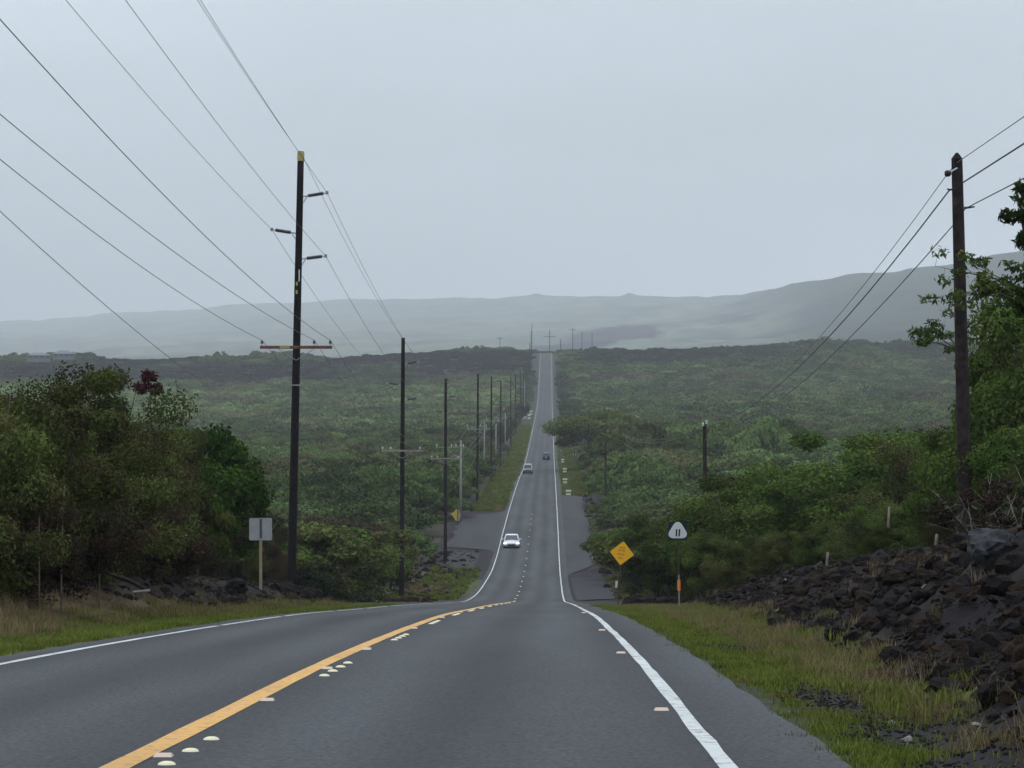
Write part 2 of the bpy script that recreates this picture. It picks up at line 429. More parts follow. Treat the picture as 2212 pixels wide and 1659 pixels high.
M['alu'] = plain('bare_aluminium_sign_back', (0.27, 0.275, 0.285), 0.55, metal=0.15, noise_s=4, amt=0.1)
M['post_wood'] = plain('yellowish_post_wood', (0.24, 0.195, 0.12), 0.85, noise_s=5, amt=0.2)
M['orange'] = plain('orange_tape', (0.70, 0.22, 0.05), 0.5)
M['cream'] = plain('cream_board', (0.60, 0.58, 0.42), 0.6)
M['roof_grey'] = plain('grey_blue_roof', (0.11, 0.12, 0.15), 0.7)
M['wall_pale'] = plain('pale_house_wall', (0.14, 0.15, 0.155), 0.8)
M['win_dark'] = plain('dark_window', (0.03, 0.035, 0.045), 0.3)

# ------------------------------------------------------------------ haze
hm, t, n, l = newmat('haze')
ho = n('ShaderNodeOutputMaterial'); pv = n('ShaderNodeVolumePrincipled'); l(pv.outputs[0], ho.inputs['Volume'])
pv.inputs['Color'].default_value = (0.93, 0.965, 1.0, 1); pv.inputs['Density'].default_value = 0.000118; pv.inputs['Anisotropy'].default_value = 0.0
hb = MB(); hb.box((0, 8400, 340), (14000, 17200, 730))
hz = hb.build('haze', hm); tag(hz, 'pale rain haze in the air over the valley', 'haze', kind='stuff')

# ------------------------------------------------------------------ ground sheet
def col_mix(c, k, t): return c * (1 - k[..., None]) + np.array(t)[None, None] * k[..., None]
rows = np.concatenate([np.arange(-110, 8, 4), np.arange(8, 130, 0.33), np.arange(130, 330, 1.0), np.arange(330, 900, 3.0), np.arange(900, 2460, 9.0)])
xs = np.arange(-15, 15.01, 0.22)
g_out = 15 + np.cumsum(0.5 * 1.12 ** np.arange(44)); g_out = g_out[g_out < 900]
cols = np.concatenate([-g_out[::-1], xs, g_out])
XX, DD = np.meshgrid(cols, rows)
ZZ = ground_z(XX, DD)
# class colours
n1 = fbm(XX * 0.9, DD * 0.35, 41, 4); n2 = fbm(XX * 2.2, DD * 1.0, 43, 3); n3 = fbm(XX * 0.05, DD * 0.02, 47, 3)
C = np.ones(XX.shape + (3,)) * np.array((0.036, 0.044, 0.022))
C = col_mix(C, ss(n3, 0.45, 0.6), (0.045, 0.040, 0.028))
near = 1 - ss(DD, 112, 128)
mid = 1 - near
foot = foot_x(DD)
# right verge near
gr = (XX > 3.6) & (XX < foot + 1.2)
gcol = (0.072, 0.085, 0.026)
C = col_mix(C, np.where(gr, near, 0), gcol)
C = col_mix(C, near * (XX > 3.8) * ss(n1 + 0.24 * np.exp(-((XX - 4.72) / 0.26) ** 2) + .3 * ss(XX, 4.55, 4.9) * (1 - ss(DD, 19, 25)), 0.56, 0.64) * (XX < foot + 1), (0.020, 0.0185, 0.020))
C = col_mix(C, near * ss(XX, 4.9, 5.6) * (1 - ss(XX, foot + 0.1, foot + 0.8)) * 0.6 * ss(DD, 22, 27), (0.115, 0.088, 0.052))
lava = near * ss(XX - foot + (n1 - 0.5) * 2.0, 0.3, 0.9)
C = col_mix(C, lava, (0.014, 0.012, 0.0135))
C = col_mix(C, lava * ss(n2, 0.52, 0.66) * 0.4, (0.024, 0.017, 0.014))
C = col_mix(C, near * (XX > 3.6) * (1 - ss(XX, 4.2, 4.5)) * .7, (0.034, 0.034, 0.030))
# left verge near
C = col_mix(C, near * (XX < -3.6) * (1 - ss(-XX, 6.0, 7.2)), (0.075, 0.088, 0.028))
C = col_mix(C, near * (XX < -3.6) * ss(-XX, 5.2, 6.3), (0.10, 0.072, 0.042))
C = col_mix(C, near * (XX < -3.6) * ss(-XX + (n1 - 0.5) * 2.5 + 1.2 * ss(DD, 58, 75), 6.8, 7.8), (0.018, 0.015, 0.015))
# verge beyond the crest
vg = mid * (np.abs(XX) < 8.0) * (np.abs(XX) > 3.6)
C = col_mix(C, vg, (0.045, 0.041, 0.032))
for (a, b, x0, x1, c) in [(395, 1020, -7.8, -3.6, (0.075, 0.105, 0.028)), (430, 1000, 3.6, 8.6, (0.055, 0.075, 0.026)), (222, 262, -7.6, -3.6, (0.070, 0.082, 0.026))]:
    k = mid * ss(DD, a - 12, a + 12) * (1 - ss(DD, b - 12, b + 12)) * ((XX > x0) & (XX < x1))
    C = col_mix(C, k * (0.15 + 0.85 * ss(n1 + .25 * (fbm(XX * .5, DD * .08, 44, 3) - .5), 0.36, 0.52)), c)
k = mid * ss(DD, 195, 205) * (1 - ss(DD, 275, 300)) * (XX < -6.0) * (XX > -10)
k0 = mid * ss(DD, 190, 205) * (1 - ss(DD, 440, 462)) * (np.abs(XX) > 3.6) * (np.abs(XX) < 10.5) * (1 - .8 * ((XX < 0) & (DD < 262)))
C = col_mix(C, k0, (0.026, 0.023, 0.025))
C = col_mix(C, k, (0.032, 0.026, 0.023)); C = col_mix(C, k * ss(n1, 0.52, 0.6), (0.14, 0.11, 0.06))
k = mid * ss(DD, 1000, 1100) * (np.abs(XX) < 8) * (np.abs(XX) > 3.6)
C = col_mix(C, k, (0.036, 0.036, 0.030))
# lava band on the far left
k = ss(DD, 1530, 1580) * (XX < -12); C = col_mix(C, k, (0.040, 0.033, 0.040))
C = C * (0.75 + 0.5 * n2[..., None])
nr, nc = XX.shape
idx = np.arange(nr * nc).reshape(nr, nc)
fc = np.stack([idx[:-1, :-1], idx[:-1, 1:], idx[1:, 1:], idx[1:, :-1]], -1).reshape(-1, 4)
gm = mesh_np('ground', np.stack([XX, DD, ZZ], -1).reshape(-1, 3), fc, [M['ground']], smooth=True, attrs={'Col': C.reshape(-1, 3)})
tag(ob('ground', gm), kind='structure')

# strips along the road ------------------------------------------------
def strip(name, fx0, fx1, d0, d1, lift, mat, step=None, nx=2, kind='structure'):
    ds = []
    d = d0
    while d < d1:
        ds.append(d); d += step if step else (1.0 if d < 130 else (2.0 if d < 400 else 5.0))
    ds.append(d1); ds = np.array(ds)
    a = np.array([fx0(q) if callable(fx0) else fx0 for q in ds]); b = np.array([fx1(q) if callable(fx1) else fx1 for q in ds])
    z = road_z(ds) + lift
    cols_ = [a + (b - a) * i / (nx - 1) for i in range(nx)]
    vs = np.stack([np.stack([c, ds, z], -1) for c in cols_], 1).reshape(-1, 3)
    ii = np.arange(len(ds) * nx).reshape(len(ds), nx)
    f = np.stack([ii[:-1, :-1], ii[:-1, 1:], ii[1:, 1:], ii[1:, :-1]], -1).reshape(-1, 4)
    o = ob(name, mesh_np(name, vs, f, [mat]))
    if kind: o['kind'] = kind
    return o
wob = lambda s, a, k: (lambda d: a * (float(noise(np.array([d * k]), np.array([s * 7.3]), s)[0]) - 0.5) * 2)
wl, wr, wy = wob(1, 0.012, 0.09), wob(2, 0.012, 0.10), wob(3, 0.015, 0.08)
we, we2, wq = wob(4, 0.07, 0.7), wob(5, 0.07, 0.6), wob(6, 0.02, 0.8)
strip('road', lambda d: -3.78 + we(d), lambda d: 4.02 + we2(d), -100, 1800, 0.0, M['asphalt'])
# paved widenings beyond the crest
lotn = wob(18, .45, .14)
def lotR(d): return 4.0 + (3.3 + lotn(d)) * float(ss(d, 268, 300)) * (1 - float(ss(d, 446, 456)))
strip('pulloff_pavement', 3.9, lotR, 262, 458, -0.006, M['pulloff'], 4)
strip('cinder_patch', 4.3, lambda d: 4.9 + 3.2 * float(ss(d, 202, 212)) + wob(8, 0.3, 0.2)(d), 201, 266, -0.018, plain('dark_cinder', (0.022, 0.020, 0.024), 0.95, noise_s=3, amt=0.3), 2)
strip('side_road', lambda d: -4.0 - (5.4 + wob(19, .6, .2)(d)) * float(ss(d, 318, 326)) * (1 - float(ss(d, 385, 398))), -3.7, 316, 400, -0.006, M['pulloff'], 3)
strip('cinder_apron', lambda d: -8.6 + wob(9, 0.4, 0.15)(d), -5.3, 284, 317, -0.014, plain('dark_cinder_apron', (0.019, 0.017, 0.021), 0.95, noise_s=3, amt=0.3), 2)
# painted lines
cuts = [(49.3, 49.9), (61.0, 61.8), (76, 77), (88, 89.5), (101, 103)]
prev = 6.0
LE = -3.35; RE = 3.35
for a, b in cuts + [(1790, 1790)]:
    strip('left_edge_line', lambda d: LE - 0.05 + wl(d) + wq(d) * .5, lambda d: LE + 0.05 + wl(d) - wq(d + 31) * .5, prev, a, 0.004, M['white_paint'])
    prev = b
prev = 6.0
for a, b in [(72, 72.4), (86, 87.5), (99, 101.5), (1790, 1790)]:
    strip('right_edge_line', lambda d: RE - 0.052 + wr(d) + wq(d) * .5, lambda d: RE + 0.052 + wr(d) - wq(d + 57) * .5, prev, a, 0.004, M['white_paint'])
    prev = b
strip('yellow_line', lambda d: -0.085 + wy(d) + wq(d) * .4, lambda d: 0.085 + wy(d) - wq(d + 13) * .4, 6.0, 196, 0.004, M['yellow_paint'])

# raised road markers ---------------------------------------------------
def dome(r, h, n=12, m=3):
    v = []; f = []
    for i in range(m):
        a = i / m * math.pi / 2
        for k in range(n):
            t_ = 2 * math.pi * k / n
            v.append((r * math.cos(a) * math.cos(t_), r * math.cos(a) * math.sin(t_), h * math.sin(a)))
    v.append((0, 0, h))
    for i in range(m - 1):
        for k in range(n): f.append((i * n + k, i * n + (k + 1) % n, (i + 1) * n + (k + 1) % n, (i + 1) * n + k))
    for k in range(n): f.append(((m - 1) * n + k, (m - 1) * n + (k + 1) % n, m * n))
    b = MB(); b.add(v, f); return b.mesh('road_button', [M['button']], True)
bm_ = dome(0.052, 0.020)
rb = MB()
rb.add([(-.055, -.05, 0), (.055, -.05, 0), (.055, .05, 0), (-.055, .05, 0), (-.045, -.02, .018), (.045, -.02, .018), (.045, .02, .018), (-.045, .02, .018)],
       [(0, 1, 5, 4), (1, 2, 6, 5), (2, 3, 7, 6), (3, 0, 4, 7), (4, 5, 6, 7)])
rm_ = rb.mesh('road_reflector', [M['reflector']])
words = ['nearest', 'second', 'third', 'fourth']
cl = ['first', 'second', 'third', 'fourth', 'fifth', 'sixth', 'seventh', 'eighth', 'ninth', 'tenth', 'eleventh', 'twelfth']
for c_ in range(12):
    for j in range(4):
        d = 14.9 + c_ * 12.2 + j * 1.05
        if d < 15.3: continue
        o = ob('road_button', bm_, loc=(0.24, d, float(road_z(d)) + 0.001))
        tag(o, f'cream dome road button, {words[j]} of the {cl[c_]} cluster along the yellow line', 'road button', 'cream road buttons along the yellow line')
for c_ in range(9):
    d = 16.55 + c_ * 6.1 if c_ < 4 else 35 + (c_ - 4) * 12.2
    o = ob('road_reflector', rm_, loc=(0.14, d, float(road_z(d)) + 0.004))
    tag(o, f'flat pinkish reflector touching the yellow line, {cl[c_]} away from the camera', 'road reflector', 'reflectors on the yellow line')
for c_, d in enumerate([21.4, 33.6, 45.8, 70.2]):
    o = ob('road_reflector', rm_, loc=(3.20, d, float(road_z(d)) + 0.001))
    tag(o, f'small pale reflector just inside the right white line, {cl[c_]} away from the camera', 'road reflector', 'reflectors inside the right edge line')
far_ord = 0
for c_ in range(16):
    d = 207 + c_ * 12.2
    o = ob('road_button', bm_, loc=(-0.12, d, float(road_z(d)) + 0.001)); o.scale = (1.5, 6.0, 1.4)
    tag(o, 'worn pale centre marker on the road beyond the crest, one of the dotted row', 'road button', 'dotted centre markers beyond the crest')

# ------------------------------------------------------------------ far hills
ncol, nrow = 420, 150
sx = np.array([-3000, -600, 0, 230, 540, 760, 1100, 1600, 1700, 1850, 2000, 2140, 2300, 2800, 5200], float)
sy = np.array([745, 712, 695, 678, 660, 648, 640, 637, 622, 592, 568, 547, 541, 505, 440], float)
xv = np.linspace(-2400, 4600, ncol); ysk = np.interp(xv, sx, sy)
ds_ = np.interp(xv, [-2400, 0, 1100, 1600, 1800, 2400, 4600], [15000, 14000, 10800, 8200, 6300, 4900, 4700])
tt = np.linspace(0, 1.25, nrow)
TT, XV = np.meshgrid(tt, xv, indexing='ij')
DS = np.interp(XV, xv, ds_); YS = np.interp(XV, xv, ysk)
D = 2380 + (DS - 2380) * TT
yy = 806 + (YS - 806) * np.minimum(TT, 1) ** 0.9 + np.maximum(TT - 1, 0) * 160
Xw = 2.37 + (XV - 1188) / F * D; Zw = (890 - yy) / F * D
Zw = Zw + (fbm(Xw * 0.005, D * 0.002, 61, 4) - 0.5) * 36 * ss(TT, 0.02, 0.3) + (fbm(Xw * 0.05, D * 0.02, 62, 3) - 0.5) * 5
bmp = np.zeros_like(Zw)
for bx, bw, bh in [(1160, 8, 8), (1357, 8, 8), (1500, 9, 5), (1040, 10, 5), (1420, 12, 4)]:
    bmp += bh * np.exp(-((XV - bx) / bw) ** 2) * np.exp(-((TT - 1) / 0.02) ** 2)
Zw += bmp
HC = np.ones(Xw.shape + (3,)) * np.array((0.105, 0.125, 0.092))
hn = fbm(Xw * 0.010, D * 0.0035, 71, 4)
HC = col_mix(HC, ss(hn, 0.48, 0.66) * .8, (0.055, 0.068, 0.062))
hn2 = fbm(Xw * 0.03, D * 0.012, 72, 3)
hn3 = fbm(XV * 0.5, yy * 1.1, 75, 2)
HC = HC * (0.5 + 0.7 * hn2[..., None] + .35 * hn3[..., None])
lx = np.array([1150, 1200, 1250, 1300, 1350, 1400, 1430]); lc = np.array([752, 746, 738, 729, 720, 715, 713]); lw = np.array([8, 12, 15, 17, 15, 11, 1])
yc = np.interp(XV, lx, lc); yw = np.interp(XV, lx, lw) * ((XV > 1150) & (XV < 1430))
lm = ss(yw - np.abs(yy - yc) + (hn2 - 0.5) * 8, -2, 1) * ((XV > 1150) & (XV < 1440))
HC = col_mix(HC, ss(XV + (hn - .5) * 260 + (yy - 640) * -1.2, 1480, 1720) * .95, (0.022, 0.031, 0.022))
HC = HC * (0.6 + .8 * fbm(XV * .11, yy * .35, 76, 4)[..., None])
HC = col_mix(HC, lm, (0.006, 0.002, 0.016))
lm2 = ss(hn, 0.45, 0.6) * ss(XV, 1500, 1600) * ss(yy, 640, 690); HC = col_mix(HC, lm2 * 0.75, (0.030, 0.034, 0.046))
idx = np.arange(nrow * ncol).reshape(nrow, ncol)
fc = np.stack([idx[:-1, :-1], idx[:-1, 1:], idx[1:, 1:], idx[1:, :-1]], -1).reshape(-1, 4)
tag(ob('hills', mesh_np('hills', np.stack([Xw, D, Zw], -1).reshape(-1, 3), fc, [M['hill']], smooth=True, attrs={'Col': HC.reshape(-1, 3)})), kind='structure')

# ------------------------------------------------------------------ foliage generators
def crown_arrays(seed, clusters, per, leaf, up=0.35, tv=0.7, aspect=2.2, droop=0.0):
    """clusters: list of (centre, radius xyz). Leaves sit through each cluster, thicker near its shell."""
    r = np.random.default_rng(seed)
    n = len(clusters) * per
    cc = np.repeat(np.array([c[0] for c in clusters], float), per, 0); rr = np.repeat(np.array([c[1] for c in clusters], float), per, 0)
    tone_c = np.repeat(r.uniform(0.33 - tv / 2, 0.37 + tv / 2, len(clusters)), per)
    u = r.normal(size=(n, 3)); u /= np.linalg.norm(u, axis=1)[:, None]
    rad = r.uniform(0.25, 1.0, n) ** 0.6 * r.uniform(0.8, 1.15, n)
    P = cc + u * rr * rad[:, None]
    nrm = u * 0.7 + r.normal(size=(n, 3)) * 0.6; nrm[:, 2] += up; nrm /= np.linalg.norm(nrm, axis=1)[:, None]
    a = np.cross(nrm, r.normal(size=(n, 3))); a[:, 2] -= droop * np.abs(a[:, 0]); a /= np.linalg.norm(a, axis=1)[:, None]
    b = np.cross(nrm, a)
    s = leaf * r.uniform(0.6, 1.4, n)[:, None]
    L = a * s * 0.5 * aspect ** 0.5 * 1.2; W = b * s * 0.5 / aspect ** 0.5 * 1.2
    v = np.stack([P - L, P + W * 0.9 - L * 0.1, P + L, P - W], 1).reshape(-1, 3)
    f = np.arange(n * 4).reshape(n, 4)
    tone = np.repeat(np.clip(tone_c + r.uniform(0, 0.45, n), 0, 1), 4)
    return v, f, tone

def crown_mesh(name, mat, *a, **k):
    v, f, t_ = crown_arrays(*a, **k)
    return mesh_np(name, v, f, [mat], attrs={'tone': t_})

def tree_shape(kind, seed, H, W):
    """cluster list plus limb polylines, base at origin"""
    r = np.random.default_rng(seed); cl_ = []; limbs = []
    if kind == 'thicket':        # many thin stems, foliage nearly to the ground
        nst = 7
        for i in range(nst):
            an = r.uniform(0, 2 * math.pi); rd = r.uniform(0.1, 0.55) * W
            tip = np.array([math.cos(an) * rd, math.sin(an) * rd, H * r.uniform(0.72, 0.97)])
            b0 = np.array([math.cos(an) * rd * 0.25, math.sin(an) * rd * 0.25, -0.2])
            mid = b0 * 0.5 + tip * 0.5 + r.normal(size=3) * 0.18
            limbs.append(([b0, mid, tip], [0.06, 0.035, 0.012]))
            for k in range(9):
                q = r.uniform(0.22, 1.0); p = b0 * (1 - q) + tip * q + r.normal(size=3) * np.array([0.42, 0.42, 0.3]) * W * 0.42
                p[2] = min(max(p[2], 0.5), H); s = W * r.uniform(0.09, 0.19)
                cl_.append((p, (s * 1.2, s * 1.2, s * 0.8)))
    elif kind == 'round':
        limbs.append(([np.array([0, 0, -.2]), np.array([.1, 0, H * .3]), np.array([0, .1, H * .6])], [0.16, 0.12, 0.06]))
        for i in range(52):
            u = r.normal(size=3); u /= np.linalg.norm(u); q = r.uniform(0.55, 1.0)
            p = np.array([u[0] * W * .46 * q, u[1] * W * .46 * q, H * .56 + u[2] * H * .42 * q]); s = W * r.uniform(0.08, 0.145)
            cl_.append((p, (s * 1.2, s * 1.2, s * 0.85)))
            if i < 9: limbs.append(([np.array([0, 0, H * .3]), p * np.array([.6, .6, .8]), p], [0.07, 0.04, 0.012]))
    elif kind == 'umbrella':     # spreading flat crown on forked limbs
        for i in range(60):
            an = r.uniform(0, 2 * math.pi); q = math.sqrt(r.uniform(0, 1)); rd = q * W * .5
            top = H * (1 - 0.28 * q * q) * r.uniform(0.86, 1.0) - (r.uniform(0, .25) * H if r.uniform() < .35 else 0)
            p = np.array([math.cos(an) * rd, math.sin(an) * rd, top]); s = W * r.uniform(0.07, 0.12)
            cl_.append((p, (s * 1.5, s * 1.5, s * 0.62)))
            if i < 12: limbs.append(([np.array([0, 0, H * .28]), p * np.array([.45, .45, .72]), p], [0.10, 0.06, 0.015]))
        limbs.append(([np.array([0, 0, -.3]), np.array([.15, .1, H * .3])], [0.2, 0.14]))
    elif kind == 'twiggy':       # mostly bare pale branches with thin foliage
        for i in range(16):
            an = r.uniform(0, 2 * math.pi); rd = r.uniform(0.2, 0.55) * W
            tip = np.array([math.cos(an) * rd, math.sin(an) * rd, H * r.uniform(0.6, 1.0)])
            b0 = np.array([math.cos(an) * .12, math.sin(an) * .12, -0.2]); mid = b0 * .45 + tip * .55 + r.normal(size=3) * .15
            limbs.append(([b0, mid, tip], [0.04, 0.022, 0.006]))
            for k in range(4):
                p = mid * (1 - k / 4) + tip * (k / 4); q = p + r.normal(size=3) * np.array([.45, .45, .3]) + np.array([0, 0, .25])
                limbs.append(([p, q], [0.012, 0.004]))
            for k in range(2):
                p = mid + (tip - mid) * r.uniform(0.3, 1.0) + r.normal(size=3) * .2; s = W * r.uniform(.07, .12); cl_.append((p, (s, s, s * .7)))
    return cl_, limbs

def limbs_mesh(name, mat, limbs, n=5):
    b = MB()
    for pts, rad in limbs: b.tube(pts, rad, n)
    return b.mesh(name, [mat], True)

# source meshes: (kind, seed, H, W, leaves per cluster, leaf size)
SRC = {}
def source(key, kind, seed, H, W, per, leaf, mat, barkmat='bark', **k):
    c_, l_ = tree_shape(kind, seed, H, W)
    SRC[key] = (crown_mesh('crown', M[mat], seed + 100, c_, per, leaf, **k), limbs_mesh('trunk', M[barkmat], l_), H)
for i in range(3):
    source(('thick', 'leaf_olive', i), 'thicket', 11 + i, 5.0, 4.2, 850, 0.062, 'leaf_olive', aspect=1.9)
    source(('thick', 'leaf_brown', i), 'thicket', 21 + i, 4.0, 4.0, 620, 0.062, 'leaf_brown', aspect=2.0)
for i in range(2):
    source(('round', 'leaf_deep', i), 'round', 31 + i, 5.0, 4.6, 620, 0.11, 'leaf_deep', aspect=1.6)
    source(('round', 'leaf_green', i), 'round', 33 + i, 5.0, 4.6, 950, 0.072, 'leaf_green', aspect=1.8)
    source(('thick', 'leaf_green', i), 'thicket', 35 + i, 5.0, 4.4, 850, 0.068, 'leaf_green', aspect=1.8)
    source(('twig', 'leaf_brown', i), 'twiggy', 37 + i, 3.6, 3.4, 90, 0.08, 'leaf_brown', barkmat='pale_stem')
# medium detail for trees past the crest
MIDK = []
for i, (kd, mt, H, W) in enumerate([('umbrella', 'leaf_green', 5, 7.5), ('umbrella', 'leaf_dark', 5, 7.5), ('round', 'leaf_dark', 5, 5.2), ('round', 'leaf_green', 5, 5.2),
                                    ('umbrella', 'leaf_olive', 5, 7.5), ('thicket', 'leaf_dark', 5, 5.4), ('umbrella', 'leaf_brown', 5, 7.0), ('thicket', 'leaf_olive', 5, 5.4)]):
    source(('mid', i), kd, 51 + i, H, W, 300, 0.155, mt); MIDK.append(('mid', i))

def tree(key, loc, height, label, group=None, wscale=1.0, rz=None, name='tree', cat='tree'):
    cm, tm, H = SRC[key]
    s = height / H
    o = thing(name, label, cat, loc, (0, 0, random.uniform(0, 6.28) if rz is None else rz), group)
    o.scale = (s * wscale, s * wscale, s)
    ob('crown', cm, o); ob('trunk', tm, o)
    return o

# foreground thicket on the left: (x, distance, top y, source, label)
LT = [
 (-70, 50, 760, ('thick', 'leaf_olive', 0), 'olive leafed scrub tree cut by the left edge of the picture'),
 (30, 57, 775, ('thick', 'leaf_olive', 1), 'tall olive scrub tree nearest the left edge with a ragged yellowish top'),
 (115, 64, 782, ('thick', 'leaf_olive', 2), 'tall olive scrub tree second from the left edge, in front of the two houses'),
 (205, 71, 764, ('thick', 'leaf_olive', 0), 'olive scrub tree whose top stands highest over the dark lava ridge'),
 (290, 78, 850, ('thick', 'leaf_olive', 1), 'olive brown scrub tree just left of the reddish sprig'),
 (355, 86, 885, ('thick', 'leaf_olive', 2), 'brownish olive scrub tree between the reddish sprig and the deep green tree'),
 (420, 100, 868, ('round', 'leaf_deep', 0), 'deep green rounded tree left of the tall pole with crossarm'),
 (458, 107, 895, ('round', 'leaf_deep', 1), 'darker green rounded tree at the right end of the left thicket'),
 (20, 52, 1010, ('thick', 'leaf_brown', 0), 'low brown bush under the tall scrub at the left edge'),
 (120, 58, 1030, ('thick', 'leaf_brown', 1), 'low brown bush second from the left edge above the dry grass'),
 (215, 66, 1040, ('thick', 'leaf_brown', 2), 'low brown bush above the fallen dark log'),
 (300, 74, 1045, ('thick', 'leaf_brown', 0), 'brown bush with dried pods right of the fallen log'),
 (372, 84, 1040, ('thick', 'leaf_brown', 1), 'brown dry bush in front of the deep green rounded tree'),
 (425, 104, 1060, ('thick', 'leaf_brown', 2), 'brown dry bush just left of the grey sign back'),
 (548, 112, 1170, ('thick', 'leaf_olive', 1), 'low dark bush behind the grey sign back'),
 (596, 130, 1100, ('thick', 'leaf_brown', 1), 'dark bush between the grey sign back and the tall pole'),
 (70, 61, 900, ('thick', 'leaf_brown', 2), 'reddish brown scrub behind the leftmost low bushes'),
 (250, 82, 905, ('thick', 'leaf_brown', 0), 'reddish brown scrub in the middle of the left thicket'),
]
for x, d, yt, key, lab in LT:
    p = V(x, 1000, d); g = gz(p.x, d); top = V(x, yt, d).z
    tree(key, (p.x, d, g - 0.1), (top - g) * (.92 if x < 260 else .88), lab, 'scrub trees of the left roadside thicket', wscale=0.84 if 'deep' in key[1] else (.9 if 'olive' in key[1] else 1.0) * (0.6 if x > 440 else (.8 if x > 340 else 1)))
# reddish sprig
p = V(322, 900, 76); g = gz(p.x, 76)
o = thing('red_sapling', 'thin sapling with dark red leaves standing over the left thicket', 'sapling', (p.x, 76, g))
top = V(322, 800, 76).z - g
ob('trunk', limbs_mesh('trunk', M['bark'], [([(0, 0, 0), (.1, 0, top * .6), (0, 0, top)], [.04, .03, .01])]), o)
ob('crown', crown_mesh('crown', M['leaf_red'], 5, [((0, 0, top - .15), (.24, .2, .2)), ((-.2, 0, top - .45), (.25, .25, .2)), ((.15, .1, top - .5), (.2, .2, .2))], 150, 0.08), o)

RT = [
 (2270, 76, 672, ('thick', 'leaf_green', 0), .8, 'tall yellowish green tree behind the right pole at the right edge'),
 (2165, 82, 745, ('round', 'leaf_green', 0), .72, 'dense green tree close behind the right pole, lower than the one at the edge'),
 (2230, 70, 900, ('round', 'leaf_green', 1), 1.0, 'shaded green tree at the right edge under the tall yellowish one'),
 (2085, 92, 905, ('thick', 'leaf_green', 1), .95, 'bushy green tree just left of the right pole'),
 (2140, 66, 1010, ('twig', 'leaf_brown', 0), 1.2, 'bare grey branching shrub right of the right pole'),
 (2210, 60, 1040, ('twig', 'leaf_brown', 1), 1.2, 'bare twiggy shrub at the right edge above the black rubble'),
 (1990, 104, 935, ('thick', 'leaf_olive', 2), 1.1, 'olive brown tree with reddish tips left of the right pole'),
 (1890, 112, 955, ('thick', 'leaf_green', 0), 1.3, 'green bushy tree on the slope second to the left of the right pole'),
 (1800, 118, 1000, ('thick', 'leaf_green', 1), 1.3, 'green bushy tree on the slope third to the left of the right pole'),
 (1720, 122, 1020, ('round', 'leaf_green', 0), 1.2, 'green rounded tree right of the small grey pole'),
 (1640, 128, 1045, ('thick', 'leaf_green', 0), 1.3, 'bright green bushy tree behind and right of the route sign'),
 (1570, 136, 1055, ('round', 'leaf_green', 1), 1.3, 'bright yellow green tree top in front of the small grey pole'),
 (1950, 98, 1075, ('thick', 'leaf_green', 1), 1.1, 'low green shrub behind the black lava bank near the pale fence post'),
 (1900, 86, 1140, ('thick', 'leaf_green', 0), 1.0, 'lowest green shrub in front of the taller pale fence post on the bank'),
 (1850, 94, 1110, ('thick', 'leaf_olive', 0), 1.1, 'low olive shrub behind the middle of the black lava bank'),
 (1760, 99, 1135, ('thick', 'leaf_green', 0), 1.1, 'low green shrub behind the left part of the black lava bank'),
 (1670, 104, 1150, ('thick', 'leaf_olive', 1), 1.1, 'low olive shrub at the left end of the black lava bank'),
 (1590, 110, 1150, ('thick', 'leaf_olive', 2), 1.1, 'dark low shrub right of the route sign post'),
 (1515, 118, 1150, ('round', 'leaf_green', 0), 1.0, 'dark green shrub directly behind the route sign'),
 (1525, 134, 1140, ('thick', 'leaf_olive', 1), 1.0, 'dark shrub between the route sign and the amber diamond sign'),
 (1420, 158, 1110, ('round', 'leaf_green', 1), 1.0, 'green shrub just right of the amber diamond sign'),
 (2030, 78, 1100, ('thick', 'leaf_olive', 0), 0.9, 'low olive shrub at the foot of the right pole, on its left'),
]
for x, d, yt, key, ws, lab in RT:
    p = V(x, 1000, d); g = gz(p.x, d); top = V(x, yt, d).z
    tree(key, (p.x, d, g - 0.1), max(1.2, (top - g) * 1.03), lab, 'trees and shrubs of the right roadside', wscale=ws)

# overhanging branch of a tree beyond the right edge, and twigs crossing the pole
def sprays(name, label, cat, base, tips, matleaf, leaf, per=26, rad=0.05, cr=0.16):
    o = thing(name, label, cat, base)
    lb = []; cl_ = []; r = np.random.default_rng(len(label))
    B = np.array(base)
    for tp in tips:
        T = np.array(tp) - B; mid = T * 0.5 + np.array([0, 0, 0.1 * np.linalg.norm(T)]) + r.normal(size=3) * .05
        lb.append(([(0, 0, 0), mid, T], [rad, rad * .55, rad * .12]))
        for q in (0.62, 0.78, 0.92, 1.0):
            c0 = mid * (1 - (q - .5) * 2) + T * ((q - .5) * 2)
            e = c0 + r.normal(size=3) * np.array([.28, .1, .2])
            lb.append(([c0, e], [rad * .15, rad * .06])); cl_.append((e, (cr * 1.3, cr * .9, cr * .7)))
    ob('branch', limbs_mesh('branch', M['bark'], lb, 4), o)
    ob('leaves', crown_mesh('leaves', M[matleaf], 77, cl_, per, leaf, aspect=3.0), o)
    return o
d = 62; bx = V(2330, 800, d); gb = gz(bx.x, d)
o = sprays('overhanging_tree', 'broad leafed green tree leaning into the picture at the upper right edge', 'tree', (bx.x, d, gb),
       [tuple(V(x, y, d)) for x, y in [(2204, 402), (2200, 432), (2206, 478), (2232, 420), (2245, 450), (2228, 530)]], 'leaf_deep', 0.10, per=110, rad=.09, cr=.23)
d = 67; b2_ = V(2290, 690, d)
sprays('leafy_branch', 'thin leafy branches reaching left across the right pole under the hill line', 'branch', tuple(b2_),
       [tuple(V(x, y, d)) for x, y in [(2020, 575), (2090, 570), (2110, 600), (2030, 640), (2075, 630), (2150, 600), (2180, 585)]], 'leaf_green', 0.085, per=40, rad=.03, cr=.21)
d = 86; b3_ = V(2090, 770, d)
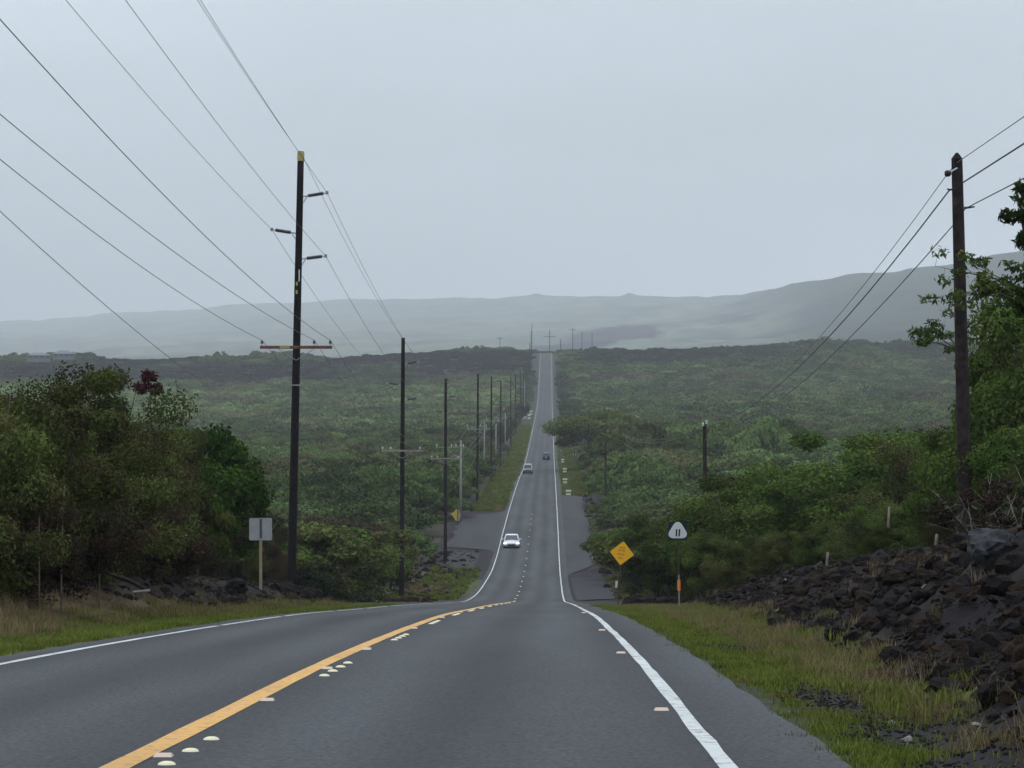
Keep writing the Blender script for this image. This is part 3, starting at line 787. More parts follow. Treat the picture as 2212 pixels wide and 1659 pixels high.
sprays('leafy_twig', 'small leafy twigs left of the right pole at the far ridge line', 'branch', tuple(b3_),
       [tuple(V(x, y, d)) for x, y in [(1975, 712), (2000, 705), (1985, 735), (2020, 740)]], 'leaf_green', 0.09, per=40, rad=.03, cr=.21)

# pale dead stems in the left thicket
for i, (x, y0, y1, d, lab) in enumerate([(85, 960, 1240, 51, 'pale straight dead stem standing in the left thicket near the edge'),
                                       (133, 1050, 1260, 52, 'short pale dead stem right of the taller one in the left thicket'),
                                       (215, 1120, 1270, 58, 'thin grey dead stem above the dry grass on the left')]):
    a = V(x, y1, d); b = V(x + 6, y0, d); g = gz(a.x, d)
    mb = MB(); mb.tube([(a.x, d, g - .1), ((a.x + b.x) / 2 - .03, d, (g + b.z) / 2), (b.x, d, b.z)], [.018, .014, .007], 6)
    tag(mb.build('dead_stem', M['pale_stem'], smooth=True), lab, 'dead stem')

# trees past the crest, as single things --------------------------------
cand = []
def corridor(d):
    l_ = 9.0 if d < 318 else (12.6 if d < 368 else 8.4); r_ = 8.0 if d < 460 else 8.6
    if d > 1000: l_, r_ = 6.2, 6.0
    return -l_, r_
sp = 5.6
for d in np.arange(132, 330, sp):
    half = 0.19 * d + 4
    for X in np.arange(-half, half + 2, sp):
        x_ = X + random.uniform(-.4, .4) * sp; d_ = d + random.uniform(-.4, .4) * sp
        lo, hi = corridor(d_)
        if lo - 1.4 < x_ < hi + .9: continue
        if d_ < 150 and (x_ > 6): continue
        cand.append((x_, d_))
random.shuffle(cand); cand.sort(key=lambda q: q[1]); cand = cand[:285]
tonen = {0: 'bright green flat topped', 1: 'dark green flat topped', 2: 'dark green rounded', 3: 'bright green rounded', 4: 'olive flat topped', 5: 'dark bushy', 6: 'brown tinged flat topped', 7: 'olive bushy'}
LASTD = max(q[1] for q in cand)
for x_, d_ in cand:
    k = float(noise(np.array([x_ * .05 + 9]), np.array([d_ * .03]), 81)[0])
    i = random.choice([0, 3, 0, 2] if k > .48 else ([6, 4, 5, 2, 7] if k < .30 else [1, 0, 0, 4, 3]))
    ht = random.uniform(3.6, 6.0)
    if abs(x_) < 14: ht *= .8
    side = 'left' if x_ < 0 else 'right'; zone = 'past the crest' if d_ < 200 else ('in the dip' if d_ < 265 else 'after the dip')
    sz_ = 'small' if ht < 4.3 else ('large' if ht > 5.2 else 'middling'); dp = 'at the edge of' if abs(x_) < 15 else 'deep in'
    tree(('mid', i), (x_, d_, gz(x_, d_) - .15), ht, f'{sz_} {tonen[i]} tree {dp} the {side} thicket {zone}', f'{tonen[i]} trees {side} of the road {zone}', wscale=random.uniform(.95, 1.3))

# big spreading tree leaning over the right edge line in the distance
p = V(1300, 1000, 600); g = gz(p.x, 600)
source(('big', 0), 'umbrella', 97, 5, 8.2, 420, 0.13, 'leaf_olive')
tree(('big', 0), (p.x, 600, g), V(1300, 888, 600).z - g, 'wide flat topped olive tree reaching over the right edge line in the distance', wscale=1.0)

# ------------------------------------------------------------------ scatter by geometry nodes
def scatter_group(name, coll):
    ng = bpy.data.node_groups.new(name, 'GeometryNodeTree')
    ng.interface.new_socket('Geometry', in_out='INPUT', socket_type='NodeSocketGeometry')
    ng.interface.new_socket('Geometry', in_out='OUTPUT', socket_type='NodeSocketGeometry')
    n_ = ng.nodes; L = ng.links
    gi = n_.new('NodeGroupInput'); go = n_.new('NodeGroupOutput')
    m2p = n_.new('GeometryNodeMeshToPoints'); ci = n_.new('GeometryNodeCollectionInfo'); ci.inputs['Collection'].default_value = coll
    ci.inputs['Separate Children'].default_value = True; ci.inputs['Reset Children'].default_value = True
    iop = n_.new('GeometryNodeInstanceOnPoints'); iop.inputs['Pick Instance'].default_value = True
    def named(nm, dt):
        a = n_.new('GeometryNodeInputNamedAttribute'); a.data_type = dt; a.inputs['Name'].default_value = nm; return a.outputs[0]
    L.new(gi.outputs[0], m2p.inputs['Mesh']); L.new(m2p.outputs[0], iop.inputs['Points']); L.new(ci.outputs[0], iop.inputs['Instance'])
    L.new(named('pick', 'INT'), iop.inputs['Instance Index'])
    cb = n_.new('ShaderNodeCombineXYZ'); L.new(named('rotx', 'FLOAT'), cb.inputs[0]); L.new(named('rotz', 'FLOAT'), cb.inputs[2]); L.new(cb.outputs[0], iop.inputs['Rotation'])
    cs = n_.new('ShaderNodeCombineXYZ'); L.new(named('sx', 'FLOAT'), cs.inputs[0]); L.new(named('sx', 'FLOAT'), cs.inputs[1]); L.new(named('sz', 'FLOAT'), cs.inputs[2]); L.new(cs.outputs[0], iop.inputs['Scale'])
    L.new(iop.outputs[0], go.inputs[0])
    return ng
def scatter(name, label, cat, meshes, P, sx, sz, pick, tint=None, lava=None, rotx=None):
    P = np.asarray(P, np.float32); n_ = len(P)
    me = bpy.data.meshes.new(name); me.vertices.add(n_); me.vertices.foreach_set('co', P.ravel())
    def at(k, v, t='FLOAT'):
        a = me.attributes.new(k, t, 'POINT'); a.data.foreach_set('value', np.asarray(v, np.int32 if t == 'INT' else np.float32))
    at('sx', sx); at('sz', sz); at('pick', pick, 'INT'); at('rotz', rng.uniform(0, 6.28, n_)); at('rotx', rotx if rotx is not None else np.zeros(n_))
    at('tint', tint if tint is not None else np.ones(n_)); at('lava', lava if lava is not None else np.zeros(n_))
    me.update()
    coll = bpy.data.collections.new(name + '_pieces')
    for i, q in enumerate(meshes):
        s_ = bpy.data.objects.new(f'{name}_piece_{i:02d}', q); coll.objects.link(s_)
    o = ob(name, me); md = o.modifiers.new('scatter', 'NODES'); md.node_group = scatter_group(name + '_nodes', coll)
    return tag(o, label, cat, kind='stuff')

# far scrub: crowns of two detail levels
far = []
for i in range(4):
    c_, _ = tree_shape('umbrella', 141 + i, 4.2, 7.2)
    far.append(crown_mesh('scrub_crown', M['scrub'], 151 + i, c_, 105, 0.25, aspect=1.5, up=.5, tv=.3))
for i in range(4):
    c_, _ = tree_shape('umbrella' if i % 2 else 'round', 161 + i, 3.8, 7.6)
    c_ = c_[::2]; far.append(crown_mesh('scrub_crown_far', M['scrub'], 171 + i, c_, 42, 0.46, aspect=1.4, up=0.6, tv=.3))
Ps = []; 
d = LASTD + 2
while d < 2150:
    spc = 5.0 + 2.0 * min(1, (d - 250) / 900)
    half = 0.195 * d + 8
    m_ = int(2 * half / spc)
    X = -half + (np.arange(m_) + rng.uniform(0, 1, m_)) * spc
    dd = d + rng.uniform(-.5, .5, m_) * spc
    lo, hi = corridor(d)
    keep = (X < lo - 1.6) | (X > hi + 1.4)
    if d > 1830: keep[:] = True
    Ps.append(np.stack([X[keep], dd[keep]], -1)); d += spc * .9
# behind the named trees, fill edges of the thicket near the crest
Ps = np.concatenate(Ps)
X, Dd = Ps[:, 0], Ps[:, 1]
hN = fbm(X * .03, Dd * .012, 91, 3)
lavaf = ss(Dd, 1535, 1580) * (X < -8) * ss(fbm(X * .02, Dd * .01, 92, 3), .25, .45)
lavaf = np.maximum(lavaf, 0.8 * ss(Dd, 1590, 1640) * (X > 20) * ss(noise(X * .012, Dd * 0 + 2, 93), .3, .5))
keep = rng.uniform(0, 1, len(X)) > lavaf * .25
X, Dd, hN, lavaf = X[keep], Dd[keep], hN[keep], lavaf[keep]
sz = (0.55 + 0.8 * hN) * rng.uniform(.55, 1.45, len(X)) * (1 - .55 * lavaf)
sz *= np.where((np.abs(X) < 14) & (Dd < 1800), 0.8, 1.0)
mass = (X > 13) & (X < 46) & (Dd > 500) & (Dd < 760); sz = np.where(mass, sz * 1.6, sz)
rdg = (Dd > 1600) & (Dd < 1820) & (rng.uniform(0, 1, len(X)) < .12); sz = np.where(rdg, sz * 1.4, sz)
sz = np.where((np.abs(X) < 22) & (Dd > 1640), np.minimum(sz, .62), sz)
edge = (np.abs(X) < 12.5) & (Dd > 700) & (Dd < 1640)
sz = np.where(edge, sz * 1.35, sz)
sx = (0.85 + .35 * hN) * rng.uniform(.8, 1.2, len(X)) * np.where((np.abs(X) < 14), .62, 1.0) * (1 + .25 * ss(Dd, 700, 1500))
pick = rng.integers(0, 4, len(X)) + np.where(Dd > 800, 4, 0)
tint = rng.uniform(.6, 1.4, len(X)) * (0.35 + 1.35 * fbm(X * .028, Dd * .011, 95, 3)) * np.where(edge, .55, 1.0)
tint *= 1 + 0.35 * ss(Dd, 850, 1000) * (1 - ss(Dd, 1450, 1540)) * (X < 0)
Z = ground_z(X, Dd, False)
scatter('far_scrub', 'dense green scrub forest covering the far slopes on both sides of the road', 'scrub', far, np.stack([X, Dd, Z - .1], -1), sx, sz, pick, tint, lavaf)

# grass tufts ---------------------------------------------------------
def tuft(seed, nb, h, spread, wdt, mat, lean=.5):
    r = np.random.default_rng(seed)
    b = r.normal(size=(nb, 2)) * spread; an = r.uniform(0, 6.28, nb); H = h * r.uniform(.5, 1.2, nb); le = r.uniform(.1, lean, nb) * H
    dx, dy = np.cos(an), np.sin(an); px, py = -dy * wdt / 2, dx * wdt / 2
    v0 = np.stack([b[:, 0] - px, b[:, 1] - py, np.full(nb, -.02)], -1); v1 = np.stack([b[:, 0] + px, b[:, 1] + py, np.full(nb, -.02)], -1)
    m0 = np.stack([b[:, 0] + dx * le * .4 - px * .8, b[:, 1] + dy * le * .4 - py * .8, H * .6], -1); m1 = np.stack([b[:, 0] + dx * le * .4 + px * .8, b[:, 1] + dy * le * .4 + py * .8, H * .6], -1)
    tp = np.stack([b[:, 0] + dx * le, b[:, 1] + dy * le, H], -1)
    v = np.stack([v0, v1, m1, m0, tp], 1).reshape(-1, 3); i5 = np.arange(nb)[:, None] * 5
    tone = np.repeat(r.uniform(0, 1, nb), 5)
    return mesh_np('tuft', v, [i5 + np.array([[0, 1, 2, 3]]), i5 + np.array([[3, 2, 4]])], [mat], attrs={'tone': tone})
tufts_g = [tuft(200 + i, 46, .085, .10, .007, M['grass_g'], 1.0) for i in range(3)]
tufts_d = [tuft(210 + i, 36, .26, .10, .006, M['grass_d'], .9) for i in range(3)]
tufts_b = [tuft(220 + i, 40, .30, .10, .030, M['grass_g'], .8) for i in range(2)] + [tuft(230 + i, 40, .5, .12, .03, M['grass_d'], .6) for i in range(2)]
def area(n_, x0, x1, d0, d1):
    q = rng.uniform(0, 1, n_); d = np.sqrt(q * (d1**2 - d0**2) + d0**2) if False else d0 + (d1 - d0) * q ** 1.3
    return rng.uniform(x0, x1, n_), d
# green verge
X1, D1 = area(15000, 3.9, 7.4, 13, 112); X2, D2 = area(9000, -7.2, -3.85, 22, 118)
X = np.concatenate([X1, X2]); Dd = np.concatenate([D1, D2])
ft = foot_x(Dd)
n1 = fbm(X * .9, Dd * .35, 41, 4) + (0.24 * np.exp(-((X - 4.72) / .26) ** 2) + .3 * ss(X, 4.55, 4.9) * (1 - ss(Dd, 19, 25))) * (X > 0)
bare = .93 * ss(n1, .54, .70)
pg = np.where(X > 0, (1 - bare) * (1 - ss(X, ft + .0, ft + .9)) * (1 - .45 * ss(X, 5.0, 6.0)), 1 - ss(-X, 5.9, 7.0))
edge_ = np.where(X > 0, X > 4.08 + .25 * (noise(Dd * .8, X * 0, 5) - .3), -X > 3.9 + .22 * noise(Dd * .8, X * 0, 6))
k = (rng.uniform(0, 1, len(X)) < pg) & edge_
X, Dd = X[k], Dd[k]; s = rng.uniform(.5, 1.3, len(X)) * (1 + .3 * ss(Dd, 30, 100)) * np.where(X > 0, .62 + .5 * ss(X, 4.6, 5.6), .8)
scatter('verge_grass', 'short yellow green grass along both road edges', 'grass', tufts_g, np.stack([X, Dd, ground_z(X, Dd)], -1), s * 1.3, s, rng.integers(0, 3, len(X)))
# dry grass
X1, D1 = area(9500, 4.9, 13.5, 15, 108); X2, D2 = area(8000, -10.5, -5.0, 26, 116)
X = np.concatenate([X1, X2]); Dd = np.concatenate([D1, D2])
ft = foot_x(Dd)
nn = fbm(X * .8 + 5, Dd * .3, 45, 3)
pg = np.where(X > 0, ss(X, 4.8, 5.4) * (1 - .965 * ss(X, ft + .1, ft + .9)) * (.6 + ss(nn, .35, .5)) + .30 * ss(nn, .50, .6) * ss(X, ft + .8, ft + 1.8) * ss(Dd, 22, 40),
              ss(-X, 5.2, 6.2) * (1 - .95 * ss(-X + 1.6 * ss(Dd, 55, 75), 7.0, 8.3)) * (.15 + ss(nn, .38, .55)))
k = rng.uniform(0, 1, len(X)) < pg; X, Dd = X[k], Dd[k]
s = rng.uniform(.4, 1.15, len(X)) * np.where(X > 0, .7, .85)
scatter('dry_grass', 'tan dry grass tufts between the green verge and the lava rock', 'grass', tufts_d, np.stack([X, Dd, ground_z(X, Dd)], -1), s * 1.2, s, rng.integers(0, 3, len(X)))
# far verge grass and dry patches
X1, D1 = area(4200, 4.3, 8.6, 450, 1000); X2, D2 = area(3800, -8.4, -4.1, 400, 1010); X3, D3 = area(520, -9.5, -4.5, 205, 290); X4, D4 = area(260, 7.4, 9.5, 205, 420)
X = np.concatenate([X1, X2, X3, X4]); Dd = np.concatenate([D1, D2, D3, D4]); pk = np.where(fbm(X * .3, Dd * .03, 49, 2) > .72, 2, 0) + rng.integers(0, 2, len(X))
s = rng.uniform(.5, 1.1, len(X)) * (1 + .6 * ss(Dd, 300, 700)) * np.where(pk > 1, .7, 1) * np.where((X > 0) & (X < 6.4) & (Dd > 440), .4, 1); zf = ground_z(X, Dd)
scatter('far_verge_grass', 'mixed green and straw grass strips beside the road in the valley', 'grass', tufts_b, np.stack([X, Dd, zf], -1), s * 1.6, s, pk)

# ------------------------------------------------------------------ lava rock
import bmesh
def rock_mesh(seed, mat, sub=2, rough=.35, sq=(1, 1, .75)):
    bm = bmesh.new(); bmesh.ops.create_icosphere(bm, subdivisions=sub, radius=1.0)
    r = np.random.default_rng(seed); pl = [(Vector(r.normal(size=3)).normalized(), r.uniform(.55, .85)) for _ in range(9)]
    for v in bm.verts:
        c = v.co.copy()
        for nrm, off in pl:
            q = c.dot(nrm) - off
            if q > 0: c -= nrm * q * .85
        c *= 1 + rough * (r.uniform() - .5) * .5
        v.co = Vector((c.x * sq[0], c.y * sq[1], c.z * sq[2]))
    me = bpy.data.meshes.new('rock'); bm.to_mesh(me); bm.free(); me.materials.append(mat); return me
M['rock_rust'] = plain('rusty_lava_rock', (0.021, 0.0145, 0.011), 0.95, noise_s=9, amt=0.7, spec=0.05)
rocks = [rock_mesh(300 + i, M['rock_rust' if i > 2 else 'rock'], 2, 1.1) for i in range(5)]
X1, D1 = area(56000, 4.9, 14.0, 15, 106); X2, D2 = area(9000, -11, -5.6, 48, 125); X3, D3 = area(1600, -11.5, -5.6, 195, 318); X4, D4 = area(700, 7.2, 9.2, 205, 450)
X = np.concatenate([X1, X2, X3, X4]); Dd = np.concatenate([D1, D2, D3, D4])
ft = foot_x(Dd)
pn = fbm(X * .7, Dd * .5, 52, 3)
pg = np.where(X > 0, ss(X, ft + .1, ft + 1.2) * (.4 + ss(pn, .4, .55)), ss(-X + 1.2 * ss(Dd, 58, 75), 6.9, 8.0) * (.25 + ss(pn, .4, .55)))
pg = np.where(Dd > 190, .8, pg)
k = rng.uniform(0, 1, len(X)) < pg; X, Dd = X[k], Dd[k]
s = np.minimum(.030 * rng.pareto(2.0, len(X)) + .032, .20) * np.where(Dd > 190, 2.2, 1)
scatter('lava_rubble', 'black broken lava rubble heaped along the roadside banks', 'lava rubble', rocks, np.stack([X, Dd, ground_z(X, Dd) + s * .15], -1), s, s * rng.uniform(.7, 1.1, len(X)), rng.integers(0, 5, len(X)), rotx=rng.uniform(-.6, .6, len(X)))
gx, gd_ = area(22000, 4.25, 7.6, 14, 62); gk = rng.uniform(0, 1, len(gx)) < .12 + .88 * ss(fbm(gx * .9, gd_ * .35, 41, 4) + .24 * np.exp(-((gx - 4.72) / .26) ** 2) + .3 * ss(gx, 4.55, 4.9) * (1 - ss(gd_, 19, 25)), .5, .62); gx, gd_ = gx[gk], gd_[gk]
gs = rng.uniform(.006, .022, len(gx))
scatter('cinder_gravel', 'black cinder gravel lying in the strip between pavement and grass', 'gravel', rocks[:3], np.stack([gx, gd_, ground_z(gx, gd_) + gs * .2], -1), gs, gs * .8, rng.integers(0, 3, len(gx)))
# boulders one can tell apart
BL = [(2140, 1352, 34, .32, 'rock_grey', 'large smooth grey lava boulder on the black bank near the right edge'),
      (2085, 1395, 33, .30, 'rock', 'black boulder at the left foot of the large grey one'),
      (1855, 1300, 62, .42, 'rock', 'black boulder on the crest of the middle lava mound'),
      (1700, 1330, 60, .42, 'rock', 'dark boulder at the left end of the middle lava mound'),
      (1650, 1322, 66, .34, 'rock', 'small dark boulder in the dry grass left of the lava mound'),
      (1760, 1350, 52, .30, 'rock', 'dark boulder at the front foot of the lava mound'),
      (1815, 1360, 48, .30, 'rock', 'dark boulder in dry grass right of the front foot boulder'),
      (1945, 1390, 40, .28, 'rock', 'black boulder beside the pale stick on the right bank'),
      (2150, 1540, 21.5, .16, 'rock', 'black stone in the lower right rubble'),
      (2155, 1470, 25, .26, 'rock', 'dark boulder at the right edge above the lower rubble'),
      (1405, 1300, 112, .55, 'rock', 'black boulder heap between the two right hand sign posts'),
      (1440, 1305, 108, .5, 'rock', 'black boulder just left of the route sign post'),
      (1370, 1302, 122, .5, 'rock', 'black boulder at the foot of the amber diamond sign'),
      (505, 1275, 88, .45, 'rock', 'dark boulder left of the grey sign back post'),
      (610, 1262, 104, .65, 'rock', 'black lava boulder right of the grey sign back post'),
      (655, 1272, 108, .60, 'rock', 'black lava boulder at the foot of the tall pole with crossarm'),
      (680, 1288, 112, .42, 'rock', 'small black lava boulder right of the tall pole foot'),
      (1960, 1600, 19, .045, 'rock_pale', 'small pale stone in the lower right rubble'),
      (1695, 1238, 76, .10, 'rock_pale', 'small pale stone on top of the lava bank'),
      (1925, 1562, 21, .03, 'rock_pale', 'tiny pale stone in the cinder strip at lower right'),
      (2108, 1602, 19.5, .035, 'rock_pale', 'pale chip of stone near the right edge low in the picture')]
for i, (x, y, d, s, mt, lab) in enumerate(BL):
    p = V(x, y, d); me = rock_mesh(400 + i, M[mt], 3 if s > .25 else 2, .6, (1.15, .9, .8))
    o = ob('boulder' if s > .15 else 'stone', me, loc=(p.x, d, gz(p.x, d) + s * .18), rot=(0, .15, i * 1.3)); o.scale = (s, s, s)
    tag(o, lab, 'boulder' if s > .15 else 'stone')

# fallen wood
def log(pts, rad, mat, label, name='fallen_branch', cat='branch'):
    mb = MB(); mb.tube(pts, rad, 7); o = mb.build(name, M[mat], smooth=True); return tag(o, label, cat)
a, b = V(215, 1232, 60), V(345, 1290, 58)
log([tuple(a), tuple((a + b) / 2 + Vector((0, 0, .06))), tuple(b)], [.03, .05, .02], 'creosote_brown', 'dark fallen log slanting over the rubble under the left thicket', 'fallen_log', 'log')
a, b = V(288, 1279, 55), V(322, 1276, 55.5)
log([tuple(a), tuple(b)], [.022, .028], 'rock_pale', 'short pale stick lying below the dark fallen log')
a, b = V(1975, 1398, 36), V(2032, 1385, 37)
a.z = gz(a.x, a.y) + .10; b.z = gz(b.x, b.y) + .12
log([tuple(a), tuple(b)], [.012, .02], 'rock_pale', 'bleached stick lying on the black bank near the right edge')
a, b = V(1745, 1222, 80), V(2000, 1258, 74)
a.z = gz(a.x, a.y) + .08; b.z = gz(b.x, b.y) + .08
log([tuple(a), tuple((a + b) / 2 + Vector((0, 0, .08))), tuple(b)], [.012, .018, .012], 'pale_stem', 'long thin dry branch lying along the lava bank')
for x, yb, d, h, lab in [(1917, 1160, 90, .95, 'pale fence post in the green shrubs left of the right pole'), (2019, 1192, 73, .45, 'leaning pale fence post next to the right pole foot'),
                       (1784, 1232, 80, .5, 'thin pale trunk standing above the lava bank left of the fence posts')]:
    p = V(x, yb, d); mb = MB(); mb.tube([(0, 0, -.7), (.03, 0, h * .5), (.06, 0, h)], [.045, .04, .038], 7)
    tag(mb.build('fence_post', M['pale_stem'], smooth=True, loc=(p.x, d, p.z)), lab, 'fence post')

# ------------------------------------------------------------------ utility poles
POLEX = -8.5
def post_insulator(parent, z, dx, ang=10, r0=.15):
    s = 1 if dx > 0 else -1
    L = abs(dx); a = R(ang)
    def P(q, dz=0): return (s * (r0 + q * (L - r0)), 0, z + math.tan(a) * q * (L - r0) + dz)
    st = MB()
    pts = [P(.0), P(.22)]; st.tube(pts, .03, 6); st.tube([(s * r0, 0, z - .25), P(.2)], .015, 5); st.tube([P(.85), P(1.0)], .022, 6); st.box(P(1.0), (.1, .08, .12))
    ins = MB(); n_ = 22; pts = []; rad = []
    for i in range(n_ + 1): pts.append(P(.22 + .63 * i / n_)); rad.append(.078 if i % 2 else .045)
    ins.tube(pts, rad, 8)
    o = ins.build('insulator', M['insul'], parent); st.build('bracket', M['galv'], o)
def pole_thing(label, base, H, lean, armz=None, mat='creosote', full=True, r0=.19, r1=.135, group='tall power poles along the left side of the road', tags=False):
    o = thing('utility_pole', label, 'utility pole', base, (0, 0, 0), group)
    mb = MB(); n_ = 10
    pts = [(lean * (i / n_), 0, -.5 + (H + .5) * i / n_) for i in range(n_ + 1)]; rad = [r0 + (r1 - r0) * i / n_ for i in range(n_ + 1)]
    mb.tube(pts, rad, 12); mb.build('shaft', M[mat], o, smooth=True)
    return o
left = [121, 210, 298, 429, 531, 630, 793, 899, 1053, 1180, 1300, 1420, 1540, 1640, 1720]
H0 = 19.1
pole_lab = ['nearest tall black pole with insulators and a reddish crossarm', 'second tall black pole on the left, pale crossarm low on it', 'third tall black pole in the left row', 'fourth tall black pole in the left row beside the valley grass',
            'fifth tall pole in the left row', 'sixth tall pole in the left row', 'seventh pole of the left row, faint against the scrub', 'eighth pole of the left row', 'ninth pole of the left row', 'tenth pole of the left row', 'eleventh pole of the left row',
            'twelfth pole of the left row', 'thirteenth pole of the left row, below the ridge', 'tall hazy pole standing at the ridge line left of the road', 'hazy pole at the top of the ridge, last of the left row']
PT = []     # attachment table per pole: base, heights
for i, d in enumerate(left):
    X = POLEX if i else 2.37 + (625 - 1188) / F * 121 * 1.0
    X = X if i else -8.55
    base = Vector((X, d, gz(X, d))); 
    topz = V(647, 327, d).z if i == 0 else base.z + H0
    H = topz - base.z; lean = .40 if i == 0 else (.12 if i % 2 else .05)
    big = i < 9
    o = pole_thing(pole_lab[i], base, H, lean, full=big)
    L_ = lambda h: lean * h / H
    hs = {'A': H - 1.75, 'B': H - 3.3, 'C': H - 4.42, 'arm': H - 8.28}
    PT.append((base, H, lean, hs))
    if i == 0:
        tg = MB(); tg.box((lean, -.0, H - .22), (.285, .285, .42), bev=.03); tg.build('pole_cap', M['yellow_tag'], o)
        for zz_ in (H - 5.6, H - 5.95): MB().box((L_(zz_) - .03, -.175, zz_), (.08, .02, .16)).build('number_plate', M['yellow_tag'], o)
        MB().box((L_(H - 5.2) + .06, -.17, H - 5.25), (.05, .02, .5)).build('pole_stencil', M['sign_white'], o)
        MB().tube([(L_(H - 9.85), 0, H - 9.9), (L_(H - 9.85), 0, H - 9.85)], [.19, .19], 14).build('band', M['galv'], o)
    if i < 3:
        hold = bpy.data.objects.new('insulator_set', None)
        for key, dx, an in (('A', 1.15, 9), ('B', -1.15, 9), ('C', 1.15, 7)):
            s_ = 1 if dx > 0 else -1
            sub = MB(); h = hs[key] - math.tan(R(an)) * 1.0; xo = L_(h)
            ins = MB(); n_ = 22
            def P(q): return (xo + s_ * (.15 + q * 1.0), 0, h + math.tan(R(an)) * q)
            ins.tube([P(.2 + .65 * k / n_) for k in range(n_ + 1)], [.085 if k % 2 else .055 for k in range(n_ + 1)], 8)
            io = ins.build('insulator', M['insul'], o)
            st = MB(); st.tube([P(-.05), P(.22)], .03, 6); st.tube([(xo + s_ * .13, 0, h - .28), P(.18)], .018, 5); st.tube([P(.83), P(1.0)], .025, 6); st.box(P(1.0), (.12, .09, .14)); st.build('bracket', M['galv'], io)
    if i < 6:
        h = hs['arm']; xo = L_(h); arm = MB(); arm.box((xo, -.2, h), (3.05, .11, .13), bev=.01)
        mt_ = M['crossarm'] if i == 0 else plain('pale_crossarm', (0.24, 0.19, 0.18), .85, noise_s=4)
        ao = arm.build('crossarm', mt_, o)
        if i == 0: MB().box((xo - .48, -.262, h), (.42, .012, .09)).build('tag_plate', M['yellow_tag'], ao)
        br = MB(); br.tube([(xo - .75, -.2, h - .07), (xo, -.17, h - .55)], .015, 5); br.tube([(xo + .75, -.2, h - .07), (xo, -.17, h - .55)], .015, 5); br.build('brace', M['galv'], ao)
        for dx in (-1.44, .76, 1.44) if i == 0 else (-1.44, -.85, 1.3):
            pi = MB(); pi.tube([(xo + dx, -.2, h + .06), (xo + dx, -.2, h + .16)], .014, 6); pi.tube([(xo + dx, -.2, h + .15), (xo + dx, -.2, h + .19), (xo + dx, -.2, h + .27), (xo + dx, -.2, h + .3)], [.05, .065, .045, .03], 8)
            pi.build('pin_insulator', M['insul'] if i == 0 else M['porcelain'], ao)
# smaller grey poles of the second left line
for j, (x, yt, yb, d, arm, lab) in enumerate([(995, 951, 1125, 372, True, 'pale grey pole with a wide crossarm, nearest of the short left poles'),
                                       (1046, 911, 1036, 525, True, 'grey short pole with crossarm between the third and fourth tall left poles'),
                                       (1071, 915, 1012, 615, False, 'third of the short grey left poles'), (1091, 892, 985, 730, False, 'fourth of the short grey left poles'),
                                       (1133, 822, 884, 1150, False, 'farthest of the short grey left poles, near the pale marker boards')]):
    p = V(x, yb, d); g = gz(p.x, d); H = V(x, yt, d).z - g
    o = thing('short_pole', lab, 'utility pole', (p.x, d, g), group='short grey poles along the left side of the road')
    mb = MB(); mb.tube([(0, 0, -.4), (0.02, 0, H * .5), (.05, 0, H)], [.17, .15, .11], 10); mb.build('shaft', M['grey_wood'], o, smooth=True)
    if arm:
        ao = MB().box((-1.35, -.15, H - .9), (3.6, .1, .12)).build('crossarm', M['grey_wood'], o)
        for dx in (-3.1, -1.2, -.6, .35): MB().tube([(dx, -.15, H - .84), (dx, -.15, H - .62), (dx, -.15, H - .5)], [.05, .08, .04], 8).build('pin_insulator', M['porcelain'], ao)
        MB().tube([(-2.1, -.15, H - .95), (0, -.1, H - 2.4)], .03, 5).build('brace', M['galv'], ao)
# right hand poles
def right_pole(label, x0, yb, x1, yt, d, r0, r1, mat, sink=.6):
    a = V(x0, yb, d); b = V(x1, yt, d); g = min(gz(a.x, d), a.z)
    o = thing('right_pole', label, 'utility pole', (a.x, d, g), group='poles along the right side of the road')
    H = b.z - g; ln = (b.x - a.x) 
    mb = MB(); n_ = 12
    pts = [(ln * i / n_, 0, -.5 + (H + .5 - .14) * i / n_) for i in range(n_ + 1)]; rad = [r0 + (r1 - r0) * i / n_ for i in range(n_ + 1)]
    pts.append((ln, 0, H)); rad.append(.03)
    mb.tube(pts, rad, 14); mb.build('shaft', M[mat], o, smooth=False)
    return o, Vector((a.x, d, g)), H, ln
rp0, rb0, rH, rln = right_pole('thick dark brown pole with pointed top near the right edge', 2089, 1200, 2067, 330, 70, .185, .135, 'creosote_brown')
def rel(x, y, d=70): q = V(x, y, d); return (q.x - rb0.x, 0, q.z - rb0.z)
sp_ = MB(); a_ = rel(2066, 364); b_ = rel(2048, 374); sp_.tube([(a_[0], -.16, a_[2]), (b_[0], -.16, b_[2])], .022, 6); io = sp_.build('bracket', M['sign_white'], rp0)
c_ = rel(2045, 376); MB().tube([(c_[0] - .07, -.16, c_[2]), (c_[0] - .03, -.16, c_[2]), (c_[0] + .05, -.16, c_[2]), (c_[0] + .09, -.16, c_[2])], [.05, .085, .075, .03], 10).build('spool_insulator', M['black'], io)
c_ = rel(2050, 411); MB().tube([(c_[0] - .06, -.1, c_[2] + .02), (c_[0] + .1, -.1, c_[2])], .022, 6).build('clamp', M['black'], rp0)
c_ = rel(2086, 450); MB().tube([(c_[0] - .05, -.1, c_[2]), (c_[0] + .2, -.1, c_[2] + .03)], [.035, .02], 6).build('clamp', M['black'], rp0)
rp1, rb1, rH1, rl1 = right_pole('slim dark pole with pale insulators standing in the right hand thicket', 1524, 1200, 1522, 912, 158, .14, .11, 'creosote_brown')
for dx, dz in ((-.14, -.1), (.05, .02)): MB().tube([(dx, -.15, rH1 + dz - .12), (dx, -.15, rH1 + dz), (dx, -.15, rH1 + dz + .1)], [.05, .075, .03], 8).build('pin_insulator', M['porcelain'], rp1)
